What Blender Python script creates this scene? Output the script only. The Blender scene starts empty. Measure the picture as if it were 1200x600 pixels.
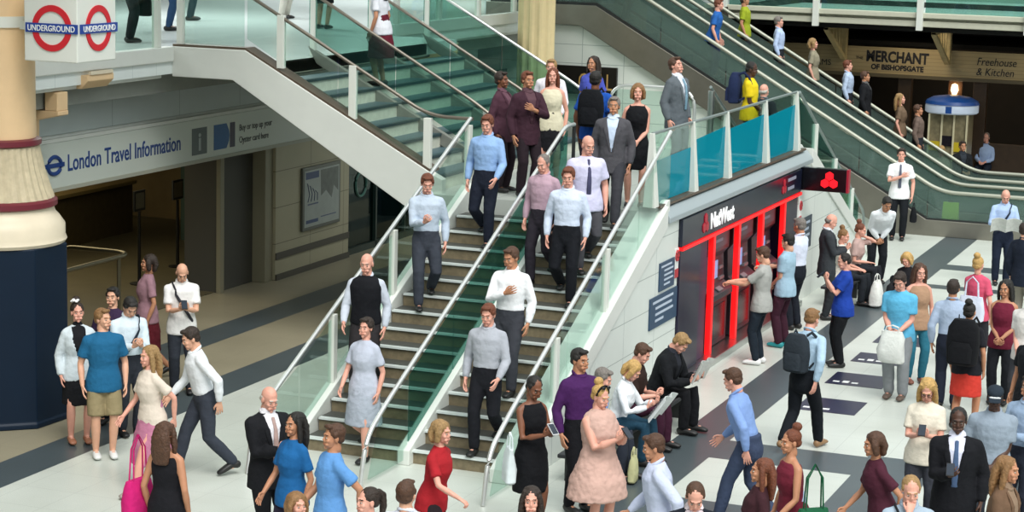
import bpy, math, random
import numpy as np
from mathutils import Vector, Matrix, noise
random.seed(7); rng = np.random.default_rng(7)
S = bpy.context.scene
COL = S.collection
V = Vector
# ------------------------------------------------------------------ camera (metres; X across the stair, Y along the kiosk wall)
FPX, YAW, PIT, ROLL, CH = 2459.6, -0.37605, 0.1653, 0.02653, 6.4
fw = V((math.sin(YAW)*math.cos(PIT), math.cos(YAW)*math.cos(PIT), -math.sin(PIT)))
rt = V((math.cos(YAW), -math.sin(YAW), 0)); up = rt.cross(fw)
rt2 = rt*math.cos(ROLL)+up*math.sin(ROLL); up2 = up*math.cos(ROLL)-rt*math.sin(ROLL)
CAM = V((0, 0, CH))
cd = bpy.data.cameras.new('camera'); cam = bpy.data.objects.new('camera', cd); COL.objects.link(cam)
cd.sensor_fit = 'HORIZONTAL'; cd.sensor_width = 36; cd.lens = FPX/1200*36; cd.clip_end = 300
M = Matrix((rt2, up2, -fw)).transposed().to_4x4(); M.translation = CAM; cam.matrix_world = M
S.camera = cam
def ray(x, y): return rt2*((x-600)/FPX) - up2*((y-300)/FPX) + fw
def onz(x, y, z):
    d = ray(x, y); return CAM + d*((z-CH)/d.z)
def ony(x, y, Y):
    d = ray(x, y); return CAM + d*(Y/d.y)
def onx(x, y, X):
    d = ray(x, y); return CAM + d*(X/d.x)
S.view_settings.view_transform = 'Standard'; S.view_settings.look = 'None'
S.cycles.transparent_max_bounces = 40; S.cycles.max_bounces = 8
S.view_settings.gamma = 1.0; S.view_settings.exposure = 0.0; S.view_settings.use_curve_mapping = False
# ------------------------------------------------------------------ materials
def lin(h):
    h = h.lstrip('#'); out = []
    for i in (0, 2, 4):
        c = int(h[i:i+2], 16)/255; out.append(c/12.92 if c <= .04045 else ((c+.055)/1.055)**2.4)
    return (*out, 1)
MC = {}
def mat(name, hexc, rough=.6, metal=0.0, vary=.0, scale=8.0, bump=0.0, bscale=40.0, emit=0.0, spec=.5, sheen=0.0):
    key = (name, hexc, rough, metal, vary, bump, emit)
    if key in MC: return MC[key]
    m = bpy.data.materials.new(name); m.use_nodes = True; nt = m.node_tree; b = nt.nodes['Principled BSDF']
    c = lin(hexc); b.inputs['Base Color'].default_value = c; b.inputs['Roughness'].default_value = rough
    b.inputs['Metallic'].default_value = metal; b.inputs['Specular IOR Level'].default_value = spec
    tc = nt.nodes.new('ShaderNodeTexCoord')
    if vary:
        n = nt.nodes.new('ShaderNodeTexNoise'); n.inputs['Scale'].default_value = scale; n.inputs['Detail'].default_value = 4
        r = nt.nodes.new('ShaderNodeValToRGB'); nt.links.new(tc.outputs['Object'], n.inputs['Vector']); nt.links.new(n.outputs['Fac'], r.inputs['Fac'])
        r.color_ramp.elements[0].position = .3; r.color_ramp.elements[1].position = .7
        r.color_ramp.elements[0].color = tuple(x*(1-vary) for x in c[:3])+(1,); r.color_ramp.elements[1].color = tuple(min(1, x*(1+vary*.6)) for x in c[:3])+(1,)
        nt.links.new(r.outputs['Color'], b.inputs['Base Color'])
    if bump:
        n2 = nt.nodes.new('ShaderNodeTexNoise'); n2.inputs['Scale'].default_value = bscale; n2.inputs['Detail'].default_value = 3
        bp = nt.nodes.new('ShaderNodeBump'); bp.inputs['Strength'].default_value = bump; bp.inputs['Distance'].default_value = .02
        nt.links.new(tc.outputs['Object'], n2.inputs['Vector']); nt.links.new(n2.outputs['Fac'], bp.inputs['Height']); nt.links.new(bp.outputs['Normal'], b.inputs['Normal'])
    if emit:
        b.inputs['Emission Color'].default_value = c; b.inputs['Emission Strength'].default_value = emit
    MC[key] = m; return m
def glass(name, hexc, haze=.0, hazehex='#a0c8c8', ior=1.45):
    m = bpy.data.materials.new(name); m.use_nodes = True; nt = m.node_tree; N = nt.nodes; L = nt.links
    N.remove(N['Principled BSDF']); out = N['Material Output']
    t = N.new('ShaderNodeBsdfTransparent'); t.inputs['Color'].default_value = lin(hexc)
    g = N.new('ShaderNodeBsdfGlossy'); g.inputs['Roughness'].default_value = .03; g.inputs['Color'].default_value = (.9, 1, .98, 1)
    lw = N.new('ShaderNodeLayerWeight'); pw = N.new('ShaderNodeMath'); pw.operation = 'POWER'; pw.inputs[1].default_value = 4.5; L.new(lw.outputs['Facing'], pw.inputs[0])
    f = N.new('ShaderNodeMath'); f.operation = 'MULTIPLY_ADD'; f.inputs[1].default_value = .6; f.inputs[2].default_value = .03; L.new(pw.outputs[0], f.inputs[0])
    mx = N.new('ShaderNodeMixShader'); L.new(f.outputs[0], mx.inputs[0]); L.new(t.outputs[0], mx.inputs[1]); L.new(g.outputs[0], mx.inputs[2])
    last = mx
    if haze:
        d = N.new('ShaderNodeBsdfDiffuse'); d.inputs['Color'].default_value = lin(hazehex)
        m2 = N.new('ShaderNodeMixShader'); m2.inputs[0].default_value = haze
        L.new(mx.outputs[0], m2.inputs[1]); L.new(d.outputs[0], m2.inputs[2]); last = m2
    L.new(last.outputs[0], out.inputs['Surface']); return m
def grid_mat(name, hexc, linehex, sx, sy, sz, w=.012, rough=.4, vary=.04, offs=(0, 0, 0)):
    """flat colour with thin joints every sx, sy, sz metres (0 = none on that axis), world-aligned object coordinates"""
    m = bpy.data.materials.new(name); m.use_nodes = True; nt = m.node_tree; N = nt.nodes; L = nt.links; b = N['Principled BSDF']
    b.inputs['Roughness'].default_value = rough
    tc = N.new('ShaderNodeTexCoord'); sp = N.new('ShaderNodeSeparateXYZ'); L.new(tc.outputs['Object'], sp.inputs[0])
    acc = None
    for i, s in enumerate((sx, sy, sz)):
        if not s: continue
        ad = N.new('ShaderNodeMath'); ad.operation = 'ADD'; ad.inputs[1].default_value = 100*s+offs[i]; L.new(sp.outputs[i], ad.inputs[0])
        mo = N.new('ShaderNodeMath'); mo.operation = 'MODULO'; mo.inputs[1].default_value = s; L.new(ad.outputs[0], mo.inputs[0])
        lt = N.new('ShaderNodeMath'); lt.operation = 'LESS_THAN'; lt.inputs[1].default_value = w; L.new(mo.outputs[0], lt.inputs[0])
        if acc is None: acc = lt
        else:
            mxm = N.new('ShaderNodeMath'); mxm.operation = 'MAXIMUM'; L.new(acc.outputs[0], mxm.inputs[0]); L.new(lt.outputs[0], mxm.inputs[1]); acc = mxm
    n = N.new('ShaderNodeTexNoise'); n.inputs['Scale'].default_value = 2.5; n.inputs['Detail'].default_value = 5; L.new(tc.outputs['Object'], n.inputs['Vector'])
    r = N.new('ShaderNodeValToRGB'); c = lin(hexc); L.new(n.outputs['Fac'], r.inputs['Fac'])
    r.color_ramp.elements[0].color = tuple(x*(1-vary*2) for x in c[:3])+(1,); r.color_ramp.elements[1].color = tuple(min(1, x*(1+vary)) for x in c[:3])+(1,)
    mix = N.new('ShaderNodeMixRGB'); L.new(r.outputs['Color'], mix.inputs[1]); mix.inputs[2].default_value = lin(linehex)
    if acc is not None: L.new(acc.outputs[0], mix.inputs[0])
    else: mix.inputs[0].default_value = 0
    L.new(mix.outputs[0], b.inputs['Base Color']); return m
# ------------------------------------------------------------------ mesh builder
class MB:
    def __init__(s): s.v = []; s.f = []; s.m = []
    def add(s, vs, fs, mi=0):
        b = len(s.v); s.v += [tuple(x) for x in vs]; s.f += [tuple(b+i for i in f) for f in fs]; s.m += [mi]*len(fs); return s
    def box(s, x0, x1, y0, y1, z0, z1, mi=0):
        vs = [(x, y, z) for z in (z0, z1) for y in (y0, y1) for x in (x0, x1)]
        return s.add(vs, [(0, 2, 3, 1), (4, 5, 7, 6), (0, 1, 5, 4), (1, 3, 7, 5), (3, 2, 6, 7), (2, 0, 4, 6)], mi)
    def prism(s, poly, axis, a0, a1, mi=0):
        """poly in the two other axes (x: (y,z), y: (x,z), z: (x,y))"""
        def P(p, a): return {'x': (a, p[0], p[1]), 'y': (p[0], a, p[1]), 'z': (p[0], p[1], a)}[axis]
        n = len(poly); vs = [P(p, a0) for p in poly]+[P(p, a1) for p in poly]
        return s.add(vs, [tuple(range(n))[::-1], tuple(range(n, 2*n))]+[(i, (i+1) % n, n+(i+1) % n, n+i) for i in range(n)], mi)
    def tube(s, pts, r, n=10, mi=0, cap=True, flat=None, ref=None):
        pts = [V(p) for p in pts]; k = len(pts); rs = r if isinstance(r, (list, tuple)) else [r]*k
        rings = []; 
        for i in range(k):
            d = (pts[min(i+1, k-1)]-pts[max(i-1, 0)])
            d = d.normalized() if d.length > 1e-9 else V((0, 0, 1))
            a = V(ref) if ref is not None else (V((0, 0, 1)) if abs(d.z) < .9 else V((0, 1, 0)))
            x = (a - d*a.dot(d)).normalized(); y = d.cross(x)
            ra, rb = rs[i] if isinstance(rs[i], (list, tuple)) else (rs[i], rs[i]*(flat or 1))
            rings.append([pts[i]+x*(ra*math.cos(2*math.pi*j/n))+y*(rb*math.sin(2*math.pi*j/n)) for j in range(n)])
        vs = [p for R in rings for p in R]
        fs = [(i*n+j, i*n+(j+1) % n, (i+1)*n+(j+1) % n, (i+1)*n+j) for i in range(k-1) for j in range(n)]
        if cap: fs += [tuple(range(n))[::-1], tuple(range((k-1)*n, k*n))]
        return s.add(vs, fs, mi)
    def limb(s, pts, radii, ref, n=12, mi=0, flat=(0, 0)):
        """tube with domed ends; radii (along ref, across)"""
        pts = [V(p) for p in pts]; rr = [r if isinstance(r, (tuple, list)) else (r, r) for r in radii]
        d0 = (pts[0]-pts[1]).normalized(); d1 = (pts[-1]-pts[-2]).normalized()
        def cap(p, d, r):
            q = min(r); return [(p+d*q*.55, (r[0]*.82, r[1]*.82)), (p+d*q*.88, (r[0]*.45, r[1]*.45)), (p+d*q, (r[0]*.05, r[1]*.05))]
        def fcap(p, d, r): return [(p+d*.004, (r[0]*.97, r[1]*.97)), (p+d*.008, (r[0]*.5, r[1]*.5)), (p+d*.0085, (r[0]*.03, r[1]*.03))]
        a = (fcap if flat[0] else cap)(pts[0], d0, rr[0])[::-1]; b = (fcap if flat[1] else cap)(pts[-1], d1, rr[-1])
        P = [x[0] for x in a]+pts+[x[0] for x in b]; R = [x[1] for x in a]+rr+[x[1] for x in b]
        return s.tube(P, R, n, mi, True, None, ref)
    def lathe(s, prof, c, n=24, mi=0, a0=0.0):
        k = len(prof); vs = [(c[0]+r*math.cos(a0+2*math.pi*j/n), c[1]+r*math.sin(a0+2*math.pi*j/n), c[2]+z) for r, z in prof for j in range(n)]
        fs = [(i*n+j, i*n+(j+1) % n, (i+1)*n+(j+1) % n, (i+1)*n+j) for i in range(k-1) for j in range(n)]
        return s.add(vs, fs+[tuple(range(n))[::-1], tuple(range((k-1)*n, k*n))], mi)
    def ell(s, c, r, n=14, k=9, mi=0, rot=None):
        vs = []; 
        for i in range(k+1):
            t = math.pi*i/k; rr = max(math.sin(t), .02)
            for j in range(n):
                p = V((r[0]*rr*math.cos(2*math.pi*j/n), r[1]*rr*math.sin(2*math.pi*j/n), -r[2]*math.cos(t)))
                vs.append((rot @ p if rot else p)+V(c))
        fs = [(i*n+j, i*n+(j+1) % n, (i+1)*n+(j+1) % n, (i+1)*n+j) for i in range(k) for j in range(n)]
        return s.add(vs, fs+[tuple(range(n))[::-1], tuple(range(k*n, (k+1)*n))], mi)
    def mesh(s, name, off=(0, 0, 0)):
        me = bpy.data.meshes.new(name); o = V(off)
        me.from_pydata([V(v)-o for v in s.v], [], s.f); me.polygons.foreach_set('material_index', s.m); me.update(); return me
    def build(s, name, mats, parent=None, smooth=False, bevel=0, segs=2):
        off = parent_loc(parent)
        me = s.mesh(name, off)
        for m in (mats if isinstance(mats, (list, tuple)) else [mats]): me.materials.append(m)
        o = bpy.data.objects.new(name, me); COL.objects.link(o)
        if parent: o.parent = parent
        if smooth:
            me.polygons.foreach_set('use_smooth', [True]*len(me.polygons))
            try: me.set_sharp_from_angle(angle=math.radians(40))
            except Exception: pass
        if bevel:
            b = o.modifiers.new('bevel', 'BEVEL'); b.width = bevel; b.segments = segs; b.limit_method = 'ANGLE'
        return o
def parent_loc(p):
    o = V((0, 0, 0))
    while p is not None: o += p.location; p = p.parent
    return o
def thing(name, label, cat, loc=(0, 0, 0), group=None, rotz=0):
    o = bpy.data.objects.new(name, None); COL.objects.link(o); o.location = loc; o.rotation_euler = (0, 0, rotz); o.empty_display_size = .1
    o['label'] = label; o['category'] = cat
    if group: o['group'] = group
    return o
def tag(o, label, cat, group=None):
    o['label'] = label; o['category'] = cat
    if group: o['group'] = group
    return o
def struct(o): o['kind'] = 'structure'; return o
def text(name, body, size, loc, right, upv, m, parent=None, thick=.004, align='LEFT', sx=1.0, bold=0.0):
    """lettering as a thin solid mesh; loc = baseline origin in world space, right/upv unit vectors"""
    cu = bpy.data.curves.new(name, 'FONT'); cu.body = body; cu.size = size; cu.align_x = align; cu.extrude = thick; cu.offset = bold; cu.resolution_u = 3
    tmp = bpy.data.objects.new('tmp', cu); COL.objects.link(tmp)
    me = bpy.data.meshes.new_from_object(tmp.evaluated_get(bpy.context.evaluated_depsgraph_get())); bpy.data.objects.remove(tmp)
    r = V(right).normalized(); u = V(upv).normalized(); n = r.cross(u); off = parent_loc(parent)
    T = Matrix((r*sx, u, n)).transposed().to_4x4(); T.translation = V(loc)-off
    me.transform(T); me.materials.clear(); me.materials.append(m); me.name = name
    o = bpy.data.objects.new(name, me); COL.objects.link(o)
    if parent: o.parent = parent
    return o
# ------------------------------------------------------------------ palette
white_panel = grid_mat('white_wall_tile', '#dde3dd', '#9fa8a4', 0, 1.25, .45, .011, .35, offs=(0, .3, .12))
white_tileX = grid_mat('white_wall_tile_x', '#e2e9e2', '#9fada7', .95, 0, .40, .012, .35, offs=(0.1, 0, .11))
white_paint = mat('white_paint', '#d9dcd6', .45, vary=.03, scale=3)
white_metal = mat('white_metal', '#dde0d8', .35, spec=.6)
steel = mat('brushed_steel', '#c9ccca', .28, 1.0, vary=.05, scale=30)
steel_rail = mat('satin_steel_rail', '#e4e6e3', .38, .85)
bronze = mat('brown_anodised_trim', '#6b5d50', .42, .5, vary=.15, scale=5)
dark_metal = mat('dark_grey_metal', '#3a3c3c', .45, .6)
esc_metal = mat('escalator_metal', '#8d8a80', .36, .75, vary=.1, scale=3)
rubber = mat('black_rubber', '#141516', .5)
cream_iron = mat('cream_cast_iron', '#e8c69a', .45, vary=.06, scale=4, bump=.1, bscale=25)
cream_light = mat('pale_cream_iron', '#e0d3ba', .45, vary=.05, scale=4)
maroon = mat('maroon_paint', '#6d2430', .4)
navy_paint = mat('navy_paint', '#0a1d30', .5, vary=.08, scale=3, spec=.25)
natwest_dark = mat('kiosk_dark_purple', '#17122b', .28, vary=.1)
black_gloss = mat('black_gloss', '#0c0d12', .18)
red_light = mat('red_light_strip', '#ee1216', .4, emit=.6)
sign_navy = mat('sign_navy', '#16263f', .4)
sign_white = mat('sign_white', '#e6e8e6', .45)
beige_wall = grid_mat('beige_wall_cladding', '#aca68c', '#77735f', 0, 1.3, .62, .014, .5)
travel_sign = mat('pale_sign_panel', '#ccd3cb', .4, vary=.02, scale=1)
blue_text = mat('blue_lettering', '#1d3f80', .5)
dark_text = mat('dark_lettering', '#23242c', .5)
esc_glass = glass('escalator_glass', '#b9cfc9', .22, '#8ea39c')
clear_glass = glass('clear_balustrade_glass', '#ebf5f1')
green_glass = glass('green_tinted_glass', '#bcd9d1', .035, '#6fa39c')
mid_glass = glass('deep_green_glass', '#a6cfc6', .05, '#4f8f83')
teal_glass = glass('teal_tinted_glass', '#74c8d2', .55, '#149fb6')
shop_glass = glass('dark_shop_glass', '#3f5f58', .12, '#16332d')
# ================================================================== SETTING
XK, LZ, UZ, XT = -8.21, 2.4, 4.05, -16.65      # kiosk wall, landing level, upper level, travel-office wall
def floor_material():
    m = bpy.data.materials.new('terrazzo_floor'); m.use_nodes = True; nt = m.node_tree; N = nt.nodes; L = nt.links; b = N['Principled BSDF']
    b.inputs['Roughness'].default_value = .33
    tc = N.new('ShaderNodeTexCoord'); sp = N.new('ShaderNodeSeparateXYZ'); L.new(tc.outputs['Object'], sp.inputs[0])
    def mth(op, a, bb):
        n = N.new('ShaderNodeMath'); n.operation = op
        for i, q in enumerate((a, bb)):
            if isinstance(q, (int, float)): n.inputs[i].default_value = q
            else: L.new(q, n.inputs[i])
        return n.outputs[0]
    X, Y = sp.outputs[0], sp.outputs[1]
    def band(s, a, c): return mth('MULTIPLY', mth('GREATER_THAN', s, a), mth('LESS_THAN', s, c))
    dark = None
    def orr(q):
        nonlocal dark
        dark = q if dark is None else mth('MAXIMUM', dark, q)
    orr(band(X, -7.30, -6.66)); orr(band(X, -13.86, -13.24)); orr(band(X, -15.62, -15.0))
    east = mth('GREATER_THAN', X, -6.7)
    orr(mth('MULTIPLY', east, band(Y, 38.4, 39.0))); orr(mth('MULTIPLY', east, band(Y, 36.3, 36.7)))
    orr(mth('MULTIPLY', mth('GREATER_THAN', X, -6.7), band(Y, 23.4, 24.3)))
    orr(mth('MULTIPLY', band(X, -4.95, -4.1), mth('LESS_THAN', Y, 24.4)))
    orr(mth('MULTIPLY', mth('GREATER_THAN', X, -6.66), band(Y, 20.5, 21.6)))
    jx = mth('LESS_THAN', mth('MODULO', mth('ADD', X, 100.1), .64), .008); jy = mth('LESS_THAN', mth('MODULO', mth('ADD', Y, 100.3), .64), .008)
    joint = mth('MAXIMUM', jx, jy)
    n = N.new('ShaderNodeTexNoise'); n.inputs['Scale'].default_value = 90; n.inputs['Detail'].default_value = 3; L.new(tc.outputs['Object'], n.inputs['Vector'])
    n2 = N.new('ShaderNodeTexNoise'); n2.inputs['Scale'].default_value = .9; n2.inputs['Detail'].default_value = 4; L.new(tc.outputs['Object'], n2.inputs['Vector'])
    def ramp(src, c0, c1, p0=.35, p1=.65):
        r = N.new('ShaderNodeValToRGB'); L.new(src, r.inputs['Fac']); e = r.color_ramp.elements; e[0].position = p0; e[1].position = p1; e[0].color = c0; e[1].color = c1; return r.outputs['Color']
    lightc = ramp(n.outputs['Fac'], lin('#c2c8c0'), lin('#d2d7cf')); darkc = ramp(n.outputs['Fac'], lin('#3f484c'), lin('#545e62'))
    tan = N.new('ShaderNodeMixRGB'); L.new(mth('LESS_THAN', X, -13.86), tan.inputs[0]); L.new(lightc, tan.inputs[1]); L.new(ramp(n.outputs['Fac'], lin('#8f8873'), lin('#a39b84')), tan.inputs[2])  # darker tan towards the office: the dimmer light there is put into the colour
    mx = N.new('ShaderNodeMixRGB'); L.new(dark, mx.inputs[0]); L.new(tan.outputs[0], mx.inputs[1]); L.new(darkc, mx.inputs[2])
    mj = N.new('ShaderNodeMixRGB'); mj.blend_type = 'MULTIPLY'; L.new(mth('MULTIPLY', joint, .30), mj.inputs[0]); L.new(mx.outputs[0], mj.inputs[1]); mj.inputs[2].default_value = (.35, .36, .36, 1)
    mw = N.new('ShaderNodeMixRGB'); mw.blend_type = 'MULTIPLY'; mw.inputs[0].default_value = 1; L.new(mj.outputs[0], mw.inputs[1]); L.new(ramp(n2.outputs['Fac'], (.88, .88, .87, 1), (1, 1, 1, 1)), mw.inputs[2])
    L.new(mw.outputs[0], b.inputs['Base Color']); return m
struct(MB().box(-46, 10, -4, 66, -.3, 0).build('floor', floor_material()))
upper_mat = grid_mat('upper_floor_tile', '#e2eae8', '#c4cecc', .64, .64, 0, .01, .25)
b = MB().box(-46, -15.95, 8, 60, UZ-.2, UZ).box(-15.95, -14.66, 26.75, 34.2, UZ-.2, UZ)
struct(b.build('floor_upper', upper_mat))
# edge beam of the upper level: a projecting moulded band above a set-back band
b = MB()
for y0, y1 in ((8, 26.66), (34.3, 46.6)):
    b.prism([(-15.9, UZ-.02), (-15.9, UZ+.2), (-16.06, UZ+.2), (-16.2, UZ-.06)], 'y', y0, y1)
    b.box(-16.2, -16.02, y0, y1-.15, UZ-.26, UZ-.04)
struct(b.build('trim_upper_slab', white_paint, bevel=.015))
ceil_grey = mat('soffit_grey', '#8d9089', .7, vary=.05)
struct(MB().box(-46, -16.2, 8, 60, UZ-.5, UZ-.21).build('ceiling_under_slab', ceil_grey))
# landing platform and its white tiled side wall, with the solid sides of both lower flights
YL0, YL1, SL = 26.6, 34.0, .4737
Y0 = YL0-LZ/SL; Y1 = YL1+LZ/SL
b = MB().prism([(-8.30, LZ-.02), (-8.30, LZ), (-11.98, LZ), (-11.98, LZ-.25), (-8.35, LZ-.25)], 'y', YL0, YL1)
struct(b.build('floor_landing', grid_mat('landing_tile', '#b9beb8', '#8b908c', .6, .6, 0, .01, .3)))
b = MB().prism([(Y0-.25, 0), (Y0-.25, .12), (YL0-.25, LZ+.0), (YL0-.1, LZ+.0), (26.9, LZ), (26.9, 0)], 'x', XK-.18, XK)
b.box(XK-.18, XK, 26.9, 33.55, LZ-.11, LZ); b.box(XK-.75, XK-.6, 26.9, 33.55, 0, 2.2); 
b.prism([(33.55, 0), (33.55, LZ), (YL1+.1, LZ), (YL1+.25, LZ), (Y1+.25, .12), (Y1+.25, 0)], 'x', XK-.18, XK)
struct(b.build('wall_landing', white_panel))
b = MB().prism([(Y0, 0), (YL0, LZ-.3), (YL0, 0)], 'x', -11.36, -11.1).box(-11.36, -9.0, YL0+2.5, YL0+2.6, 0, LZ-.26)
struct(b.build('wall_under_stair', white_paint))
# sloped white coping beside the flight, and the coping along the landing
b = MB().prism([(Y0-.35, .0), (Y0-.35, .16), (YL0-.28, LZ+.14), (YL0-.28, LZ-.16), (Y0-.2, .0)], 'x', XK-.36, XK+.03)
b.prism([(Y1+.35, 0), (Y1+.35, .16), (YL1+.3, LZ+.14), (YL1+.3, LZ-.16), (Y1+.2, 0)], 'x', XK-.36, XK+.03)
struct(b.build('trim_stair_coping', white_paint, bevel=.012))
b = MB().prism([(XK-.36, LZ-.1), (XK+.05, LZ-.1), (XK+.05, LZ-.03), (XK-.05, LZ+.1), (XK-.36, LZ+.15)], 'y', YL0-.25, YL1+.25)
struct(b.build('trim_landing_coping', [mat('coping_grey', '#a9b4b8', .4, .3)], bevel=.01))
b = MB().box(XK-.34, XK-.02, YL0-.5, YL1, LZ+.13, LZ+.165)
struct(b.build('trim_landing_sill', bronze))
# travel office wall: beige cladding right of the opening, pale band above it
b = MB().box(XT-.35, XT, 31.22, 34.02, 0, 3.08)
struct(b.build('wall_travel', beige_wall))
struct(MB().box(XT-.35, XT, 8, 24.0, 0, 3.08).build('wall_travel_near', beige_wall))
b = MB().box(XT-.35, XT-.02, 8, 40, 3.08, UZ-.22)
struct(b.build('wall_upper_band', grid_mat('grey_white_panel', '#b9c2c2', '#909a9a', 0, 1.9, 0, .014, .5, offs=(0, .4, 0))))
dk = mat('dark_plinth', '#4b473e', .5)
struct(MB().box(XT, XT+.03, 31.22, 34.02, .0, .1).box(XT, XT+.02, 31.22, 34.02, .36, .47).build('baseboard_travel', dk))
b = MB().box(XT-.12, XT-.05, 8, 40, 3.0, 3.07).box(XT-.05, XT+.02, 8, 33.2, 2.98, 3.03)
struct(b.build('trim_sign_ledge', white_paint))
# dark interior of the travel office
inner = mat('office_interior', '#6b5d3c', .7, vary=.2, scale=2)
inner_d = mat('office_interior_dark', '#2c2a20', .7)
b = MB().box(-27.2, -27, 12, 36.5, 0, 3.5).box(-27, -17.0, 12, 12.2, 0, 3.5).box(-27, -17.02, 36.3, 36.5, 0, 3.5)
struct(b.build('wall_office_interior', inner))
struct(MB().box(-27, -17.0, 12.2, 36.3, 2.7, 2.8).build('ceiling_office', inner_d))
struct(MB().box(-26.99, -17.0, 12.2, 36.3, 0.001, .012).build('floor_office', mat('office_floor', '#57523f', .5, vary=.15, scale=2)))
# recessed grey door jamb right of the opening
b = MB().box(XT-.9, XT-.3, 29.75, 31.22, 0, 2.3)
struct(b.build('wall_door_reveal', mat('grey_reveal', '#4e4d47', .6)))
b = MB().box(XT-.28, XT-.2, 29.7, 29.83, 0, 2.3).box(XT-.3, XT-.05, 30.95, 31.22, 0, 2.3)
struct(b.build('trim_door_frame', mat('door_frame_beige', '#8f8a74', .5), bevel=.01))
# dark glazed shop front under the upper flight
b = MB().box(XT-.14, XT-.12, 34.1, 41.9, .12, 2.95)
w = struct(b.build('window_1', shop_glass))
b = MB()
for y in (34.06, 35.3, 36.6, 38.0, 39.6, 41.0): b.box(XT-.16, XT-.06, y, y+.06, 0, 3.0)
b.box(XT-.16, XT-.06, 34.06, 42, 0, .12).box(XT-.16, XT-.06, 34.06, 42, 2.2, 2.26)
struct(b.build('trim_shop_front', mat('dark_green_frame', '#1c2f2b', .4)))
ri = MB(); ri.tube([V((XT-.11, 34.75+.22*math.cos(a), 1.25+.22*math.sin(a))) for a in [i*math.pi/12 for i in range(25)]], .025, 6, cap=False)
struct(ri.build('trim_glass_logo', mat('ring_green', '#3c6a60', .5)))
b = MB().box(-20.2, -20, 34.1, 42.3, 0, 3.4).box(-20, XT-.3, 34.1, 34.2, 0, 3.4)
struct(b.build('wall_shop_interior', mat('shop_dark', '#2f4841', .7)))
# white tiled wall below the escalators (a big triangle), dark fascia behind the landing
struct(MB().prism([(-20, 0), (-8.6, 0), (-8.6, .42), (-15.2, 4.05), (-20, 4.05)], 'y', 42.53, 42.62).build('wall_tile', white_tileX))
# pub front under the far balcony
PY = 50.5
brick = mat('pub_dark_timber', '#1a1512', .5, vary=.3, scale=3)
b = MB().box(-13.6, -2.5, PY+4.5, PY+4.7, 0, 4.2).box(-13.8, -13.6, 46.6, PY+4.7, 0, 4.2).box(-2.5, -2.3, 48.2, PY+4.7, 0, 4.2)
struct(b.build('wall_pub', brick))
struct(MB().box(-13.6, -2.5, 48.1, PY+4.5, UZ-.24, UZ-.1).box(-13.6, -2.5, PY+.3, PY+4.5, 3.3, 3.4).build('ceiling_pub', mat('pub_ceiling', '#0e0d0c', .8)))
struct(MB().box(-14.2, -1.5, 48.1, 60, UZ-.1, UZ+.02).build('floor_balcony', upper_mat))
b = MB().box(-14.2, -1.5, 47.86, 48.1, UZ-.12, UZ+.02).box(-14.2, -1.5, 47.8, 48.1, UZ+.08, UZ+.2).box(-14.2, -1.5, 47.95, 48.1, UZ+.02, UZ+.08)
struct(b.build('trim_balcony_beam', mat('pale_stone_paint', '#c3c3b0', .5, vary=.05), bevel=.015))
wood = mat('pub_timber_post', '#3a2a1c', .45, vary=.2)
b = MB()
for x in (-13.2, -11.6, -9.9, -8.1, -6.4, -4.6): b.box(x-.16, x+.16, PY+.05, PY+.3, 0, 2.6)
b.box(-7.9, -6.5, PY+.1, PY+.2, 0, 1.1); b.box(-4.5, -2.6, PY+.1, PY+.2, 0, 1.0); b.box(-13.1, -11.7, PY+.1, PY+.2, 0, 1.0)
struct(b.build('trim_pub_front', wood, bevel=.01))
# concourse end walls that close the hall behind the balcony (shop fronts) and the far side
struct(MB().box(-46, 10, 60, 60.3, UZ, 9).build('wall_upper_back', mat('upper_back_wall', '#9fb0a6', .6, vary=.3, scale=.7)))
struct(MB().box(-46, -13.0, 6, 60, 8.6, 8.9).build('ceiling_added_shade', ceil_grey))  # unseen roof added to keep sky light off the left side
# ================================================================== BIG FIXTURES
pid = lambda y: (y,)
# ---------------------------------------------------------------- column
CX, CY = -15.13, 21.25
col = thing('cast_iron_column', 'cream cast iron column with maroon rings and tall navy octagonal base', 'column', (CX, CY, 0))
def octa(r): return r/math.cos(math.pi/8)
a0 = math.radians(20)
MB().lathe([(octa(.79), 0), (octa(.79), .06), (octa(.77), .08), (octa(.765), 2.2)], (CX, CY, 0), 8, 0, a0).build('base', navy_paint, col, bevel=.015)
MB().lathe([(octa(.73), 2.2), (octa(.75), 2.24), (.79, 2.3), (.79, 2.42), (.72, 2.52), (.68, 2.56), (.66, 2.62), (.66, 2.64)], (CX, CY, 0), 32, 0, a0).build('collar', cream_light, col, smooth=True)
MB().lathe([(.66, 2.64), (.7, 2.66), (.7, 2.72), (.66, 2.75)], (CX, CY, 0), 40).build('ring', maroon, col, smooth=True)
fl = MB(); n = 72; prof = [(.655, 2.75), (.6, 2.9), (.54, 3.1), (.495, 3.3), (.48, 3.38)]
vs = []
for r, z in prof:
    for j in range(n): vs.append((CX+(r+(.012 if j % 2 else -.008))*math.cos(2*math.pi*j/n), CY+(r+(.012 if j % 2 else -.008))*math.sin(2*math.pi*j/n), z))
fl.add(vs, [(i*n+j, i*n+(j+1) % n, (i+1)*n+(j+1) % n, (i+1)*n+j) for i in range(len(prof)-1) for j in range(n)])
fl.build('fluted_skirt', mat('fluted_cream', '#c4b698', .6, vary=.12, scale=14), col)
MB().lathe([(.48, 3.38), (.515, 3.4), (.515, 3.46), (.47, 3.48)], (CX, CY, 0), 40).build('ring', maroon, col, smooth=True)
MB().lathe([(.455, 3.48), (.45, 4.0), (.44, 9.0)], (CX, CY, 0), 40).build('shaft', cream_iron, col, smooth=True)
nb = MB(); d = (V((CAM.x, CAM.y, 0))-V((CX, CY, 0))).normalized(); p = onx(62, 355, CX+.66)
MB().box(-14.40, -14.385, 21.0, 21.16, 1.35, 1.55).build('notice_sticker', [sign_white], col)
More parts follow.
